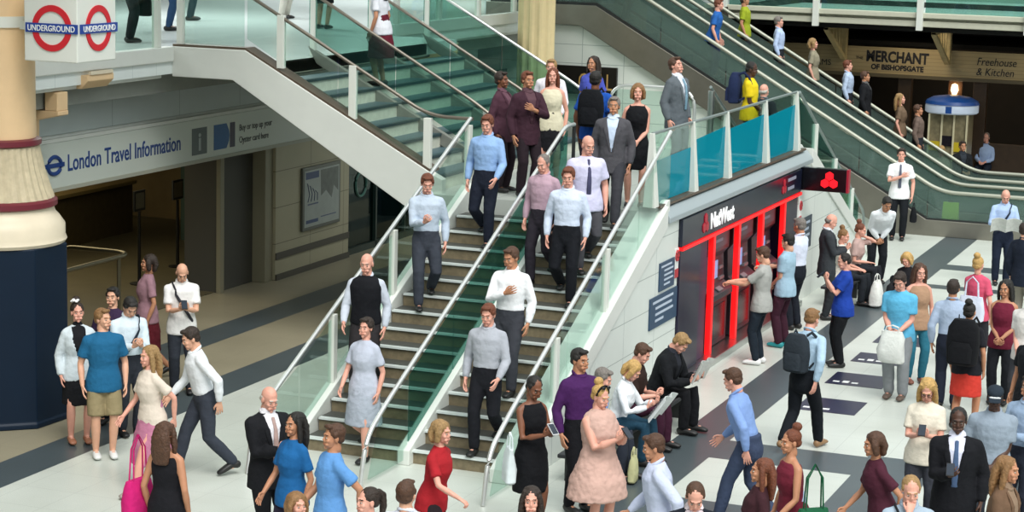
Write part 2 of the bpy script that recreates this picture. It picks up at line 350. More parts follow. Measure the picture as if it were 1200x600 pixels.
# second column behind the flights
col2 = thing('cast_iron_column', 'plain cream fluted column rising behind the crowd on the landing', 'column', (-15.2, 39.5, 0))
fl = MB(); n = 48; vs = []
for z in (0, 9):
    for j in range(n): r = .36+(.018 if j % 4 < 2 else -.012); vs.append((-15.2+r*math.cos(2*math.pi*j/n), 39.5+r*math.sin(2*math.pi*j/n), z))
fl.add(vs, [(j, (j+1) % n, n+(j+1) % n, n+j) for j in range(n)]+[tuple(range(n))[::-1], tuple(range(n, 2*n))])
fl.build('shaft', mat('cream_shaft', '#e3cf9f', .5, vary=.05), col2)
MB().lathe([(.5, 0), (.5, .5), (.42, .6), (.4, .7)], (-15.2, 39.5, 0), 8).build('base', navy_paint, col2)
# ---------------------------------------------------------------- roundel box sign
bx0, bx1, by0, by1, bz0, bz1 = -14.44, -13.71, 20.82, 21.64, 4.46, 5.36
sg = thing('station_sign', 'white box sign with red ring and blue bar reading UNDERGROUND on two faces', 'sign', (-14.07, 21.2, bz0))
MB().box(bx0, bx1, by0, by1, bz0, bz1).build('case', mat('sign_case_white', '#dcded6', .35), sg, bevel=.012)
MB().box(-14.70, bx0-.001, 21.1, 21.3, 4.8, 4.9).build('bracket', white_metal, sg)
st = MB(); st.lathe([(.462, 4.82), (.475, 4.82), (.475, 4.95), (.462, 4.95)], (CX, CY, 0), 32); st.build('strap', white_metal, sg, smooth=True)
rred = mat('roundel_red', '#c8202c', .4); rblue = mat('roundel_blue', '#1f3f8f', .4)
def roundel(c, right, nrm, R, wr, bw, bh, parent):
    c, right, nrm = V(c), V(right), V(nrm); u = V((0, 0, 1)); n = 40; m = MB(); vs = []
    for k, r in ((0, R), (1, R-wr)):
        for t in (0.001, .012):
            for j in range(n): vs.append(c+right*(r*math.cos(2*math.pi*j/n))+u*(r*math.sin(2*math.pi*j/n))+nrm*t)
    q = lambda a, j: a*n+j % n
    fs = []
    for j in range(n):
        fs += [(q(1, j), q(1, j+1), q(3, j+1), q(3, j)), (q(0, j), q(0, j+1), q(1, j+1), q(1, j)), (q(2, j), q(3, j), q(3, j+1), q(2, j+1))]
    m.add(vs, fs); m.build('roundel_ring', rred, parent)
    m = MB(); vs = [c+right*(sx*bw)+u*(sz*bh)+nrm*t for t in (.002, .02) for sz in (-1, 1) for sx in (-1, 1)]
    m.add(vs, [(0, 2, 3, 1), (4, 5, 7, 6), (0, 1, 5, 4), (1, 3, 7, 5), (3, 2, 6, 7), (2, 0, 4, 6)]); bar = m.build('roundel_bar', rblue, parent)
    return bar
cL = ony(61, 34, by0); cR = onx(115, 32, bx1)
cz = (cL.z+cR.z)/2
roundel((cL.x, by0, cz), (1, 0, 0), (0, -1, 0), .27, .075, .355, .055, sg)
roundel((bx1, cR.y, cz), (0, 1, 0), (1, 0, 0), .27, .075, .39, .055, sg)
text('lettering', 'UNDERGROUND', .098, (cL.x, by0-.022, cz-.034), (1, 0, 0), (0, 0, 1), sign_white, sg, .003, 'CENTER', .86, .001)
text('lettering', 'UNDERGROUND', .098, (bx1+.022, cR.y, cz-.034), (0, 1, 0), (0, 0, 1), sign_white, sg, .003, 'CENTER', .9, .001)
# iron bracket under the slab edge by the column
br = thing('iron_bracket', 'cream iron bracket and pilaster under the upper floor edge beside the column', 'bracket', (-16.4, 23.9, 3.08))
MB().box(-16.63, -16.45, 23.7, 24.05, 3.085, 3.54).build('pilaster', cream_iron, br, bevel=.01)
MB().prism([(-16.44, 3.36), (-16.44, 3.53), (-15.95, 3.53), (-15.95, 3.47)], 'y', 23.75, 24.0).box(-16.16, -15.96, 23.75, 24.0, 3.53, 3.78).build('arm', cream_iron, br, bevel=.01)
MB().box(-16.62, -16.5, 23.55, 23.68, 3.085, 3.54).build('dark_post', dark_metal, br)
br = thing('iron_bracket', 'small cream iron corbel at the joint of the upper floor edge', 'bracket', (-15.9, 24.6, 3.8))
MB().prism([(-16.15, 3.79), (-16.15, 3.98), (-15.84, 3.98), (-15.84, 3.9), (-15.95, 3.79)], 'y', 24.3, 24.95).build('corbel', cream_iron, br, bevel=.01)
MB().box(-15.86, -15.82, 24.35, 24.9, 3.985, 4.03).build('cap', cream_light, br)
def part_group(name, parent):
    o = bpy.data.objects.new(name, None); COL.objects.link(o); o.parent = parent; return o
# ---------------------------------------------------------------- flights
tread_m = mat('tread_terrazzo', '#4a4c48', .5, vary=.18, scale=25); riser_m = mat('riser_brown', '#7d7159', .6, vary=.25, scale=14)
tread_u = mat('tread_bluegrey', '#4a6068', .45, vary=.12, scale=25); riser_u = mat('riser_cream', '#d4d5c6', .5, vary=.12, scale=10)
nose_m = mat('nosing_metal', '#dfe6e4', .35, .25); nose_d = mat('nosing_dark', '#2e4247', .5)
NR = 15; RS = LZ/NR; GO = (YL0-Y0)/NR
def lower_flight(label, ybase, sgn):
    t = thing('staircase', label, 'staircase', (-9.8, ybase, 0))
    for i in range(NR-1):
        ya = ybase+sgn*GO*i; yb = ybase+sgn*GO*(i+1); z = RS*(i+1); y0, y1 = min(ya, yb), max(ya, yb)
        s = MB().box(-11.06, -8.58, y0, y1, z-RS-.03 if i else .0, z-.03, 1).box(-11.06, -8.58, y0-(.02 if sgn > 0 else 0), y1+(.02 if sgn < 0 else 0), z-.03, z, 0).build('step', [tread_m, riser_m], t)
        e = ya; a, c2 = (e-.03, e+.045) if sgn > 0 else (e-.045, e+.03)
        MB().box(-11.05, -8.59, a, c2, z-.02, z+.004).build('nosing', nose_m, s)
    return t
flight = lower_flight('wide lower staircase coming down from the landing towards the concourse floor in front', Y0, 1)
flight_far = lower_flight('far lower staircase dropping behind the landing towards the escalator foot', Y1, -1)
def stringer(t, ybase, ytop, sgn, x, nm='stringer', w=.09, hgt=.22):
    MB().prism([(ybase-sgn*.12, 0), (ybase-sgn*.12, hgt*.8), (ytop-sgn*.1, LZ+hgt-.02), (ytop, LZ+hgt-.02), (ytop, LZ), (ytop-sgn*.1, LZ-.2), (ybase+sgn*.3, 0)], 'x', x-w, x+w).build(nm, white_paint, t, bevel=.01)
def slope_glass(t, ybase, ytop, sgn, x, lo, hi, gm, parts, tops=0.0):
    ln = ytop-ybase
    for k in range(parts):
        a = ybase+ln*k/parts+sgn*.012; c = ybase+ln*(k+1)/parts-sgn*.012
        za = (a-ybase)*sgn*SL; zc = (c-ybase)*sgn*SL
        MB().prism([(a, za+lo), (c, zc+lo), (c, zc+hi), (a, za+hi)], 'x', x-.007, x+.007).build('glass_panel', gm, t)
def bent_rail(t, pts, r=.028, m=steel_rail):
    # round off the corners of a polyline
    P = [V(p) for p in pts]; out = [P[0]]
    for i in range(1, len(P)-1):
        a, b2, c = P[i-1], P[i], P[i+1]; q = min(.35, (a-b2).length*.45, (c-b2).length*.45)
        u = b2+(a-b2).normalized()*q; w2 = b2+(c-b2).normalized()*q
        for k in range(9):
            s = k/8; out.append(u*(1-s)**2+b2*2*s*(1-s)+w2*s*s)
    out.append(P[-1]); MB().tube(out, r, 10).build('handrail', m, t, smooth=True)
HR = 1.08
for x, lab in ((-8.27, 'glass balustrade with steel handrail along the tiled side of the front staircase'), (-9.74, 'glass balustrade with steel handrail down the middle of the front staircase'), (-11.15, 'glass balustrade with steel handrail on the open far side of the front staircase')):
    t = part_group('balustrade', flight)
    stringer(t, Y0, YL0-.1 if x > -9 else YL0+.0, 1, x, w=.05 if x > -9 else .075)
    slope_glass(t, Y0-.5 if False else Y0, YL0, 1, x, .25, HR-.06, clear_glass if x > -9 or x < -11 else mid_glass, 4)
    MB().prism([(Y0-1.05, .06), (Y0-.02, .06), (Y0-.02, HR-.08), (Y0-.75, HR-.36)], 'x', x-.007, x+.007).build('glass_panel', clear_glass, t)
    bent_rail(t, [(x, Y0-1.25, 0.0), (x, Y0-1.12, .55), (x, Y0-.55, HR-.22), (x, YL0-.1, LZ+HR), (x, YL0+.25, LZ+HR-.0)] if x < -9 and x > -11 else [(x, Y0-1.25, .0), (x, Y0-1.12, .55), (x, Y0-.55, HR-.22), (x, YL0-.05, LZ+HR+.02)])
    if x > -9 or x < -11:
        for yy in (22.4, 24.1, 25.95 if x > -9 else 26.5):
            if x > -9 and yy > 25: continue
            z = (yy-Y0)*SL; MB().box(x-.04, x+.04, yy-.05, yy+.05, z+.1, z+HR-.02).build('post', white_metal, t, bevel=.006)
    else:
        MB().tube([(x, YL0+.25, LZ), (x, YL0+.25, LZ+HR)], .025, 10).build('post', dark_metal, t)
# landing parapet: teal tinted glass between white tapered posts
t = thing('balustrade', 'landing parapet of teal tinted glass between white tapered posts above the cash machines', 'balustrade', (XK-.15, 30, LZ))
py = [25.95, 27.75, 29.45, 31.6, 33.55]
for i, y in enumerate(py):
    MB().add([(XK-.2, y-.045, LZ+.16), (XK-.02, y-.09, LZ+.16), (XK-.02, y+.09, LZ+.16), (XK-.2, y+.045, LZ+.16), (XK-.15, y-.025, LZ+1.13), (XK-.09, y-.035, LZ+1.13), (XK-.09, y+.035, LZ+1.13), (XK-.15, y+.025, LZ+1.13)],
             [(3, 2, 1, 0), (4, 5, 6, 7), (0, 1, 5, 4), (1, 2, 6, 5), (2, 3, 7, 6), (3, 0, 4, 7)]).build('post', white_metal, t, bevel=.005)
for i in range(4):
    a, c = py[i]+.06, py[i+1]-.06
    g = MB().box(XK-.135, XK-.12, a, c, LZ+.17, LZ+1.1).build('glass_panel', clear_glass, t)
    tz = [(a, LZ+.18), (c, LZ+.18), (c, LZ+.92 if i else LZ+.78), (a, LZ+.86 if i else LZ+.74)]
    MB().prism(tz, 'x', XK-.118, XK-.114).build('teal_film', teal_glass, g)
bent_rail(t, [(XK-.12, 25.95, LZ+1.12), (XK-.12, 33.6, LZ+1.12)], .022, mat('rail_grey', '#8f9a98', .35, .7))
# far flight balustrades
for x, lab in ((-8.40, 'glass balustrade with white posts along the tiled side of the far staircase'), (-9.93, 'glass balustrade with steel handrail down the middle of the far staircase')):
    t = part_group('balustrade', flight_far)
    stringer(t, Y1, YL1+.1, -1, x, w=.05 if x > -9 else .075)
    slope_glass(t, Y1, YL1, -1, x, .25, HR-.06, green_glass if x > -9 else clear_glass, 3)
    bent_rail(t, [(x, Y1+.6, 0), (x, Y1+.6, .75), (x, YL1+.05, LZ+HR)], .026, mat('rail_grey', '#8f9a98', .35, .7))
    for yy in ((35.3, 36.9, 38.4) if x > -9 else (34.1,)):
        z = max(0, (Y1-yy)*SL); MB().box(x-.045, x+.045, yy-.05, yy+.05, z+.05 if x > -9 else LZ+.001, z+HR-.02).build('post', white_metal if x > -9 else steel, t, bevel=.006)
# ---------------------------------------------------------------- upper flight (three lanes)
NU = 8; RU = (UZ-LZ)/NU; GU = .36; XU0 = -11.80
XU1 = XU0-GU*NU
SU = RU/GU
uf = thing('staircase', 'three-lane upper staircase with dark blue-grey treads rising from the landing', 'staircase', (-13, 30, LZ))
for i in range(NU-1):
    xa = XU0-GU*i; z = LZ+RU*(i+1)
    s = MB().box(xa-GU, xa, 26.86, 32.9, z-RU+.002 if i == 0 else z-RU-.04, z-.04, 1).box(xa-GU, xa+.02, 26.86, 32.9, z-.04, z, 0).build('step', [tread_u, riser_u], uf)
    MB().box(xa-.05, xa+.025, 26.87, 32.89, z-.035, z+.004).build('nosing', nose_d, s)
s = MB().box(XU1, XU1+.02, 26.86, 32.9, UZ-RU, UZ-.01, 0).build('step', [riser_u], uf)
XB = -15.95
def ustring(y0, y1, nm, m, lo=.42, hi=.2, x0=-11.62):
    # deep white side panel: level on top by the slab, sloping down, level at the landing
    zb = lambda x: LZ+(XU0-x)*SU
    MB().prism([(XB, UZ+hi), (-14.75, UZ+hi), (x0-.18, LZ+hi+.09), (x0, LZ+hi-.0), (x0, LZ-.25), (x0-.5, LZ-.25), (-14.95, UZ-.24), (XB, UZ-.24)], 'y', y0, y1).build(nm, m, uf, bevel=.01)
ustring(26.68, 26.84, 'stringer', white_paint)
grey_side = mat('side_panel_grey', '#7d7f78', .5, .2, vary=.08)
for yc in (28.7, 30.75, 32.95):
    MB().prism([(-14.75, UZ+.16), (XU0+.1, LZ+.22), (XU0+.1, LZ+.01), (-14.6, UZ-.1)], 'y', yc-.05, yc+.05).build('side_panel', grey_side, uf, bevel=.008)
MB().prism([(-14.76, UZ+.2), (-14.76, UZ+.235), (-11.8, LZ+.325), (-11.8, LZ+.29)], 'y', 26.70, 27.0).box(XB, -14.76, 26.70, 27.0, UZ+.2, UZ+.235).build('trim_strip', bronze, uf)
for k, (yc, lab) in enumerate(((26.76, 'near outer glass balustrade of the upper staircase with white posts'), (28.7, 'first inner glass balustrade of the upper staircase from the front'), (30.75, 'second inner glass balustrade of the upper staircase from the front'), (32.95, 'far outer glass balustrade of the upper staircase'))):
    t = part_group('balustrade', uf)
    for a, c in ((-14.75, -13.3), (-13.28, -11.86)):
        f = lambda x: LZ+(XU0-x)*SU
        MB().prism([(a, f(a)+.32), (c, f(c)+.32), (c, f(c)+.98), (a, f(a)+.98)], 'y', yc-.007, yc+.007).build('glass_panel', clear_glass if k == 0 else green_glass, t)
    f = lambda x: LZ+(XU0-x)*SU
    rail = mat('rail_bronze', '#8a8378', .35, .7)
    if k == 0:
        bent_rail(t, [(-16.4, yc, f(-14.9)+.86), (-14.9, yc, f(-14.9)+.95), (-11.86, yc, f(-11.86)+1.04), (-11.2, yc, LZ+1.07)], .026, rail)
        for x in (-14.2, -13.05, -11.88): MB().box(x-.055, x+.055, yc-.04, yc+.04, f(x)+.24, f(x)+1.0).build('post', white_metal, t, bevel=.006)
        MB().box(-15.9, -15.8, yc-.04, yc+.04, UZ+.2, UZ+1.05).build('post', white_metal, t, bevel=.006)
        MB().box(-15.78, -14.8, yc-.007, yc+.007, UZ+.24, UZ+1.0).build('glass_panel', clear_glass, t)
    else:
        bent_rail(t, [(-14.9, yc, f(-14.9)+.95), (-12.0, yc, f(-12.0)+1.0), (-11.6, yc, LZ+.85), (-11.5, yc, LZ+.02)], .026, rail if k < 3 else steel_rail)
        MB().box(-14.72, -14.64, yc-.04, yc+.04, UZ+.01, UZ+.95).build('post', white_metal, t, bevel=.006)
# landing back rail
t = thing('balustrade', 'low glass rail with pale steel handrail at the back of the landing', 'balustrade', (-11, 34, LZ))
bent_rail(t, [(-11.55, 33.55, LZ+.01), (-11.55, 33.55, LZ+1.07), (-10.05, 33.55, LZ+1.07), (-10.05, 33.55, LZ+.01)], .028)
MB().box(-11.5, -10.1, 33.543, 33.557, LZ+.08, LZ+1.0).build('glass_panel', clear_glass, t)
# slab-edge balustrades of the upper level
def slab_rail(label, ya, yb, posts, x=-15.98):
    t = thing('balustrade', label, 'balustrade', (x, ya, UZ), 'glass balustrades of the upper level edge')
    n = len(posts)
    for y in posts: MB().box(x-.05, x+.05, y-.05, y+.05, UZ+.201, UZ+1.1).build('post', white_metal, t, bevel=.006)
    q = [ya]+list(posts)+[yb]
    for a, c in zip(q[:-1], q[1:]):
        if c-a > .3: MB().box(x-.007, x+.007, a+.08, c-.08, UZ+.205, UZ+1.05).build('glass_panel', clear_glass, t)
    bent_rail(t, [(x, ya, UZ+1.12), (x, yb, UZ+1.12)], .026, mat('rail_bronze', '#8a8378', .35, .7))
slab_rail('glass balustrade along the upper floor edge between column and upper staircase', 19.5, 26.4, (22.0, 26.3))
slab_rail('glass balustrade along the upper floor edge beyond the upper staircase', 34.4, 42.2, (34.5, 36.4, 38.3, 40.2, 42.1))
MB_ = None
# far brackets on the beyond edge
for y, lab in ((43.2, 'cream iron bracket under the upper floor edge beside the escalator'), (36.8, 'cream iron bracket under the upper floor edge behind the staircase')):
    t = thing('iron_bracket', lab, 'bracket', (-16, y, 3.5))
    MB().prism([(-16.6, 3.1), (-16.6, 3.53), (-15.9, 3.53), (-15.9, 3.45)], 'y', y-.4, y+.4).box(-16.16, -15.92, y-.4, y+.4, 3.53, 3.76).build('arm', cream_iron, t, bevel=.01)
    MB().box(-16.0, -15.86, y-.3, y+.3, 3.765, 3.79).build('cap', cream_light, t)
# ================================================================== CASH MACHINE WALL
km = thing('cash_machine_kiosk', 'dark bank kiosk with NatWest sign and glowing red strips set in the tiled wall', 'kiosk', (XK, 30, 0))
X0 = XK-.55
MB().box(X0, X0+.04, 26.92, 33.5, .10, 1.88).build('back_panel', black_gloss, km)
MB().prism([(26.92, 1.9), (33.5, 1.9), (33.5, LZ-.12), (26.92, LZ-.12)], 'x', XK-.5, XK+.05).build('sign_band', mat('natwest_navy', '#10162a', .25), km, bevel=.01)
MB().box(XK-.05, XK+.07, 26.92, 33.5, 1.85, 1.895).build('red_strip', red_light, km)
MB().box(X0+.04, XK+.03, 26.92, 27.9, .1, 1.85).box(X0+.04, XK-.02, 27.9, 28.4, .1, 1.85, 1).build('side_panel', [natwest_dark, mat('kiosk_plum', '#3a1f3f', .35)], km, bevel=.01)
for y in (28.59, 29.92, 31.26, 32.6):
    MB().box(XK-.05, XK+.03, y-.055, y+.055, .1, 1.85).build('red_pillar', red_light, km, bevel=.008)
MB().box(X0, XK+.16, 26.92, 33.5, 0, .1).build('steel_step', steel, km, bevel=.01)
MB().box(X0+.04, XK-.0, 32.72, 33.5, .1, 1.85).build('side_panel', natwest_dark, km, bevel=.01)
text('lettering', 'NatWest', .30, (XK+.053, 28.25, 1.985), (0, 1, 0), (0, 0, 1), mat('natwest_white', '#f4f4f4', .4, emit=.25), km, .006, 'LEFT', 1.05, .010)
def arrows(cy, cz, s, x, parent, m, right=(0, 1, 0), n=(1, 0, 0)):
    b = MB(); r = V(right); u = V((0, 0, 1)); nn = V(n); o = V((x, 0, 0)) if right == (0, 1, 0) else None
    for k in range(3):
        a = math.radians(90+120*k); cx2 = s*.55*math.cos(a); cz2 = s*.55*math.sin(a); hexa = []
        for j in range(6):
            t = math.radians(60*j+30); hexa.append((cx2+s*.5*math.cos(t), cz2+s*.5*math.sin(t)))
        base = (V((x, cy, cz)) if right == (0, 1, 0) else V((cy, x, cz)))
        vs = [base+r*p[0]+u*p[1]+nn*h for h in (0, .012) for p in hexa]
        b.add(vs, [tuple(range(6)), tuple(range(6, 12))]+[(j, (j+1) % 6, 6+(j+1) % 6, 6+j) for j in range(6)])
    return b.build('arrow_emblem', m, parent)
arrows(28.0, 2.08, .15, XK+.051, km, mat('emblem_red', '#b0122c', .4))
arrows(32.35, 2.1, .13, XK+.051, km, mat('emblem_red', '#b0122c', .4))
MB().box(XK+.05, XK+.055, 32.6, 33.1, 2.16, 2.21).build('print_line', mat('sign_grey', '#8c93a4', .5), km)
MB().box(XK+.05, XK+.055, 32.6, 33.0, 2.02, 2.07).build('print_line', mat('sign_grey', '#8c93a4', .5), km)
scr = mat('screen_blue', '#7f9fd0', .3, emit=.35); keyg = mat('keypad_grey', '#8d9094', .4, .6); atm_body = mat('machine_graphite', '#2a2c33', .35, vary=.1)
for i, (yc, lab) in enumerate(((29.26, 'dark cash machine nearest the tiled stair wall, used by the man in grey T-shirt'), (30.59, 'middle dark cash machine between two glowing red strips'), (31.93, 'dark cash machine furthest along the kiosk, used by the man in white shirt'))):
    t = thing('cash_machine', lab, 'cash machine', (XK-.2, yc, .11), 'cash machines in the kiosk wall')
    w = .56
    MB().prism([(X0+.05, .11), (XK-.1, .11), (XK-.1, .75), (XK-.02, .82), (XK-.02, .9), (XK-.16, 1.0), (XK-.18, 1.4), (XK-.1, 1.5), (XK-.1, 1.84), (X0+.05, 1.84)], 'y', yc-w, yc+w).build('body', atm_body, t, bevel=.01)
    MB().box(XK-.175, XK-.16, yc-.2, yc+.2, 1.08, 1.34).build('screen', scr, t)
    k = MB().prism([(XK-.1, .965), (XK-.035, .925), (XK-.03, .94), (XK-.095, .98)], 'y', yc-.12, yc+.1).build('keypad', keyg, t)
    for r in range(4):
        for c in range(3):
            pass
    MB().box(XK-.17, XK-.14, yc+.24, yc+.42, 1.2, 1.24).build('card_slot', keyg, t)
    MB().box(XK-.17, XK-.13, yc+.24, yc+.46, 1.04, 1.08).build('cash_slot', keyg, t)
    MB().box(XK-.1, XK-.09, yc-.44, yc+.44, 1.56, 1.78).build('header_panel', mat('header_grey', '#4a4d56', .4), t)
    MB().box(XK-.09, XK-.087, yc-.2, yc+.16, 1.645, 1.69).build('print_line', mat('sign_grey', '#8c93a4', .5), t)
    MB().box(XK-.1, XK-.085, yc-.4, yc+.4, .2, .7).build('lower_panel', mat('lower_panel_black', '#15161c', .2), t)
# projecting sign
pj = thing('projecting_sign', 'black box sign with glowing red three-arrow emblem sticking out at the kiosk end', 'sign', (XK+.4, 33.6, 1.95))
MB().box(XK+.01, XK+.78, 33.55, 33.68, 1.92, 2.3).build('case', black_gloss, pj, bevel=.008)
MB().box(XK+.78, XK+.815, 33.55, 33.68, 1.92, 2.3).build('red_edge', mat('sign_edge_red', '#a01a30', .4), pj)
arrows(XK+.5, 2.1, .15, 33.545, pj, mat('emblem_glow', '#ff1420', .4, emit=1.0), (1, 0, 0), (0, -1, 0))
# signs on the tiled wall
def wall_sign(nm, label, y0, y1, z0, z1, m, rows, parent=None):
    t = thing(nm, label, 'sign', (XK, (y0+y1)/2, z0))
    MB().box(XK+.003, XK+.018, y0, y1, z0, z1).build('panel', m, t)
    b = MB(); n = len(rows); h = (z1-z0)/(n+1)
    for i, (a, c) in enumerate(rows):
        zc = z1-h*(i+.9); b.box(XK+.018, XK+.021, y0+a*(y1-y0), y0+c*(y1-y0), zc-h*.2, zc+h*.2)
    b.build('lettering', mat('sign_text_pale', '#b8c4d4', .5), t); return t
wall_sign('notice_sign', 'small dark blue notice with white print left of the no-smoking sign', 26.07, 26.72, 1.42, 1.8, mat('sign_blue', '#23425f', .4), [(.1, .8), (.3, .9), (.3, .85), (.3, .9), (.3, .7)])
wall_sign('notice_sign', 'large dark blue notice with white print beside the kiosk edge, lower of two', 25.7, 26.88, .96, 1.38, mat('sign_blue', '#23425f', .4), [(.1, .85), (.2, .8), (.2, .85), (.2, .5)])
wall_sign('notice_sign', 'dark grey-blue notice on the tiled wall past the last cash machine', 33.78, 34.5, .86, 1.4, mat('sign_slate', '#2c3a4a', .4), [(.1, .8), (.1, .7), (.1, .8), (.1, .6)])
def pict(label, y0, y1, z0, z1):
    t = thing('safety_sign', label, 'sign', (XK, (y0+y1)/2, z0))
    MB().box(XK+.003, XK+.014, y0, y1, z0, z1).build('panel', sign_white, t)
    m = MB(); cy = (y0+y1)/2; cz = z1-(y1-y0)*.62; R = (y1-y0)*.4
    m.tube([(XK+.018, cy+R*math.cos(a), cz+R*math.sin(a)) for a in [i*math.pi/10 for i in range(21)]], .016, 6, cap=False)
    m.tube([(XK+.018, cy-R*.7, cz+R*.7), (XK+.018, cy+R*.7, cz-R*.7)], .016, 6); m.build('prohibition_ring', mat('sign_red', '#b5343c', .5), t)
    MB().box(XK+.014, XK+.018, y0, y1, z0, z0+(z1-z0)*.3).build('red_band', mat('sign_red', '#b5343c', .5), t)
pict('white and red prohibition sign at the top corner of the tiled wall by the kiosk', 26.74, 26.9, 1.5, 1.9)
pict('white and red prohibition sign on the tiled wall under the projecting emblem sign', 33.58, 33.75, 1.35, 1.75)
# ================================================================== TRAVEL INFORMATION SIGN
t = thing('shop_sign', 'long pale fascia reading London Travel Information above the dark office opening', 'sign', (XT, 28, 2.3))
MB().box(XT-.1, XT+.015, 24.02, 33.2, 2.3, 2.975).build('panel', travel_sign, t, bevel=.006)
MB().box(XT+.0, XT+.03, 24.02, 33.2, 2.285, 2.34).build('lower_trim', mat('sign_trim', '#a9aa9c', .5), t)
text('lettering', 'London Travel Information', .335, (XT+.018, 24.98, 2.55), (0, 1, 0), (0, 0, 1), blue_text, t, .003, 'LEFT', .845, .004)
m = MB(); c = V((XT+.02, 24.66, 2.66)); m.tube([c+V((0, .16*math.cos(a), .12*math.sin(a))) for a in [i*math.pi/12 for i in range(25)]], .03, 6, cap=False); m.box(XT+.016, XT+.03, 24.42, 24.9, 2.63, 2.69); m.build('roundel_emblem', blue_text, t)
MB().box(XT+.015, XT+.02, 28.42, 28.88, 2.42, 2.84).build('info_panel', mat('info_grey', '#5f6a6c', .5), t)
text('lettering', 'i', .4, (XT+.021, 28.6, 2.49), (0, 1, 0), (0, 0, 1), mat('info_i', '#a8b2b2', .5), t, .002, 'LEFT', 1.2, .01)
g = MB(); g.add([(XT+q, y, z) for q in (.015, .02) for y, z in ((29.1, 2.44), (29.5, 2.44), (29.58, 2.55), (29.6, 2.64), (29.58, 2.72), (29.5, 2.84), (29.1, 2.84))], [tuple(range(7)), tuple(range(7, 14))]+[(i, (i+1) % 7, 7+(i+1) % 7, 7+i) for i in range(7)]); g.build('card_symbol', mat('oyster_blue', '#1f5f9c', .5), t)
MB().box(XT+.0149, XT+.019, 29.62, 29.78, 2.44, 2.84).build('card_symbol_edge', mat('oyster_dark', '#3a3550', .5), t)
text('lettering', 'Buy or top up your', .15, (XT+.018, 29.92, 2.68), (0, 1, 0), (0, 0, 1), dark_text, t, .002, 'LEFT', .95)
text('lettering', 'Oyster card here', .15, (XT+.018, 29.92, 2.48), (0, 1, 0), (0, 0, 1), dark_text, t, .002, 'LEFT', .95)
# poster on the beige wall
t = thing('map_poster', 'grey framed map poster on the beige wall right of the office opening', 'poster', (XT, 32.8, .72))
MB().box(XT+.003, XT+.05, 32.12, 33.58, .72, 1.83).build('frame', mat('poster_frame', '#5f625c', .4, .3), t, bevel=.008)
MB().box(XT+.05, XT+.054, 32.18, 33.52, .78, 1.77).build('sheet', mat('poster_sheet', '#98a09c', .4, vary=.1, scale=5), t)
MB().box(XT+.054, XT+.056, 32.24, 32.7, .84, .9).build('footer_bar', mat('poster_blue', '#3d4f74', .5), t); MB().box(XT+.054, XT+.056, 32.22, 32.72, 1.62, 1.74).build('heading_bar', mat('poster_blue', '#3d4f74', .5), t)
m = MB(); m.add([(XT+.055, y, z) for y, z in ((32.78, 1.74), (33.48, 1.74), (33.48, 1.3), (33.3, 1.42), (33.22, 1.2), (33.0, 1.36), (32.8, 1.28))], [(0, 6, 5, 4, 3, 2, 1)]); m.build('map_area', mat('poster_map', '#6a706c', .5, vary=.2), t)
m = MB()
for k in range(4): m.tube([(XT+.056, 32.28+.1*k, 1.55-.05*k), (XT+.056, 32.36+.1*k, 1.35), (XT+.056, 32.3+.12*k, 1.22)], .008, 5)
m.build('map_line', mat('poster_ink', '#55607a', .5), t)
m = MB()
m.box(XT+.054, XT+.056, 32.3, 32.7, 1.16, 1.185).box(XT+.054, XT+.056, 32.8, 33.4, .9, .92); m.build('rule_line', mat('poster_ink', '#55607a', .5), t)
# ================================================================== OFFICE INTERIOR
for i, (yy, lab) in enumerate(((28.2, 'long dim ticket counter nearer the office mouth behind the queue posts'), (32.0, 'long dim ticket counter at the back of the travel office'))):
    t = thing('ticket_counter', lab, 'counter', (-22-i*2, yy, .013))
    x0 = -21.5-i*2.4
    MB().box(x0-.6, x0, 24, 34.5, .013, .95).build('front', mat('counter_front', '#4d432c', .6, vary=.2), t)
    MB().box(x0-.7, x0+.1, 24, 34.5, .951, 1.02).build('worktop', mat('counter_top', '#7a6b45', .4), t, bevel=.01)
for q, h, lab in (((163, 235), 1.62, 'dark queue post topped by a framed notice nearest the column'), ((208, 222), 1.66, 'dark queue post topped by a tilted white notice'), ((232, 238), 1.55, 'dark queue post with a black notice board nearest the doorway')):
    p = onx(q[0], q[1], -18.4-.5*(q[0]-160)/70)
    t = thing('queue_post', lab, 'queue post', (p.x, p.y, .013), 'queue posts in the travel office')
    MB().lathe([(.16, .013), (.16, .03), (.03, .05), (.025, p.z-.2), (.04, p.z-.18)], (p.x, p.y, 0), 12).build('pole', rubber, t, smooth=True)
    MB().box(p.x-.015, p.x+.015, p.y-.17, p.y+.17, p.z-.17, p.z+.17).build('notice_frame', dark_metal, t)
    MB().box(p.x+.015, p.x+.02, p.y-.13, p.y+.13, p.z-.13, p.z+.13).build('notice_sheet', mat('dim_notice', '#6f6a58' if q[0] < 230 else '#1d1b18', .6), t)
t = thing('barrier_rail', 'bent metal barrier rail standing at the office mouth beside the column', 'barrier', (-17.6, 27.0, 0))
bent_rail(t, [(-17.2, 24.2, .012), (-17.2, 24.2, .95), (-17.2, 27.6, .95), (-18.6, 27.6, .95), (-18.6, 27.6, .013)], .035, mat('barrier_metal', '#7f7a66', .35, .8))
for y in (25.6, 27.2): MB().tube([(-17.2, y, .013), (-17.2, y, .93)], .03, 8).build('post', mat('barrier_metal', '#7f7a66', .35, .8), t)
p = onx(252, 271, -21.4)
t = thing('roundel_poster', 'dim white poster with a red ring low on the ticket counter front', 'poster', (-21.5, p.y, .4))
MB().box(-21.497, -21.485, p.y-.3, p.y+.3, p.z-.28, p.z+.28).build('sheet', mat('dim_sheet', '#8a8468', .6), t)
m = MB(); m.tube([(-21.478, p.y+.13*math.cos(a), p.z+.13*math.sin(a)) for a in [i*math.pi/10 for i in range(21)]], .03, 6, cap=False); m.build('red_ring', mat('dim_red', '#a02c28', .5), t)
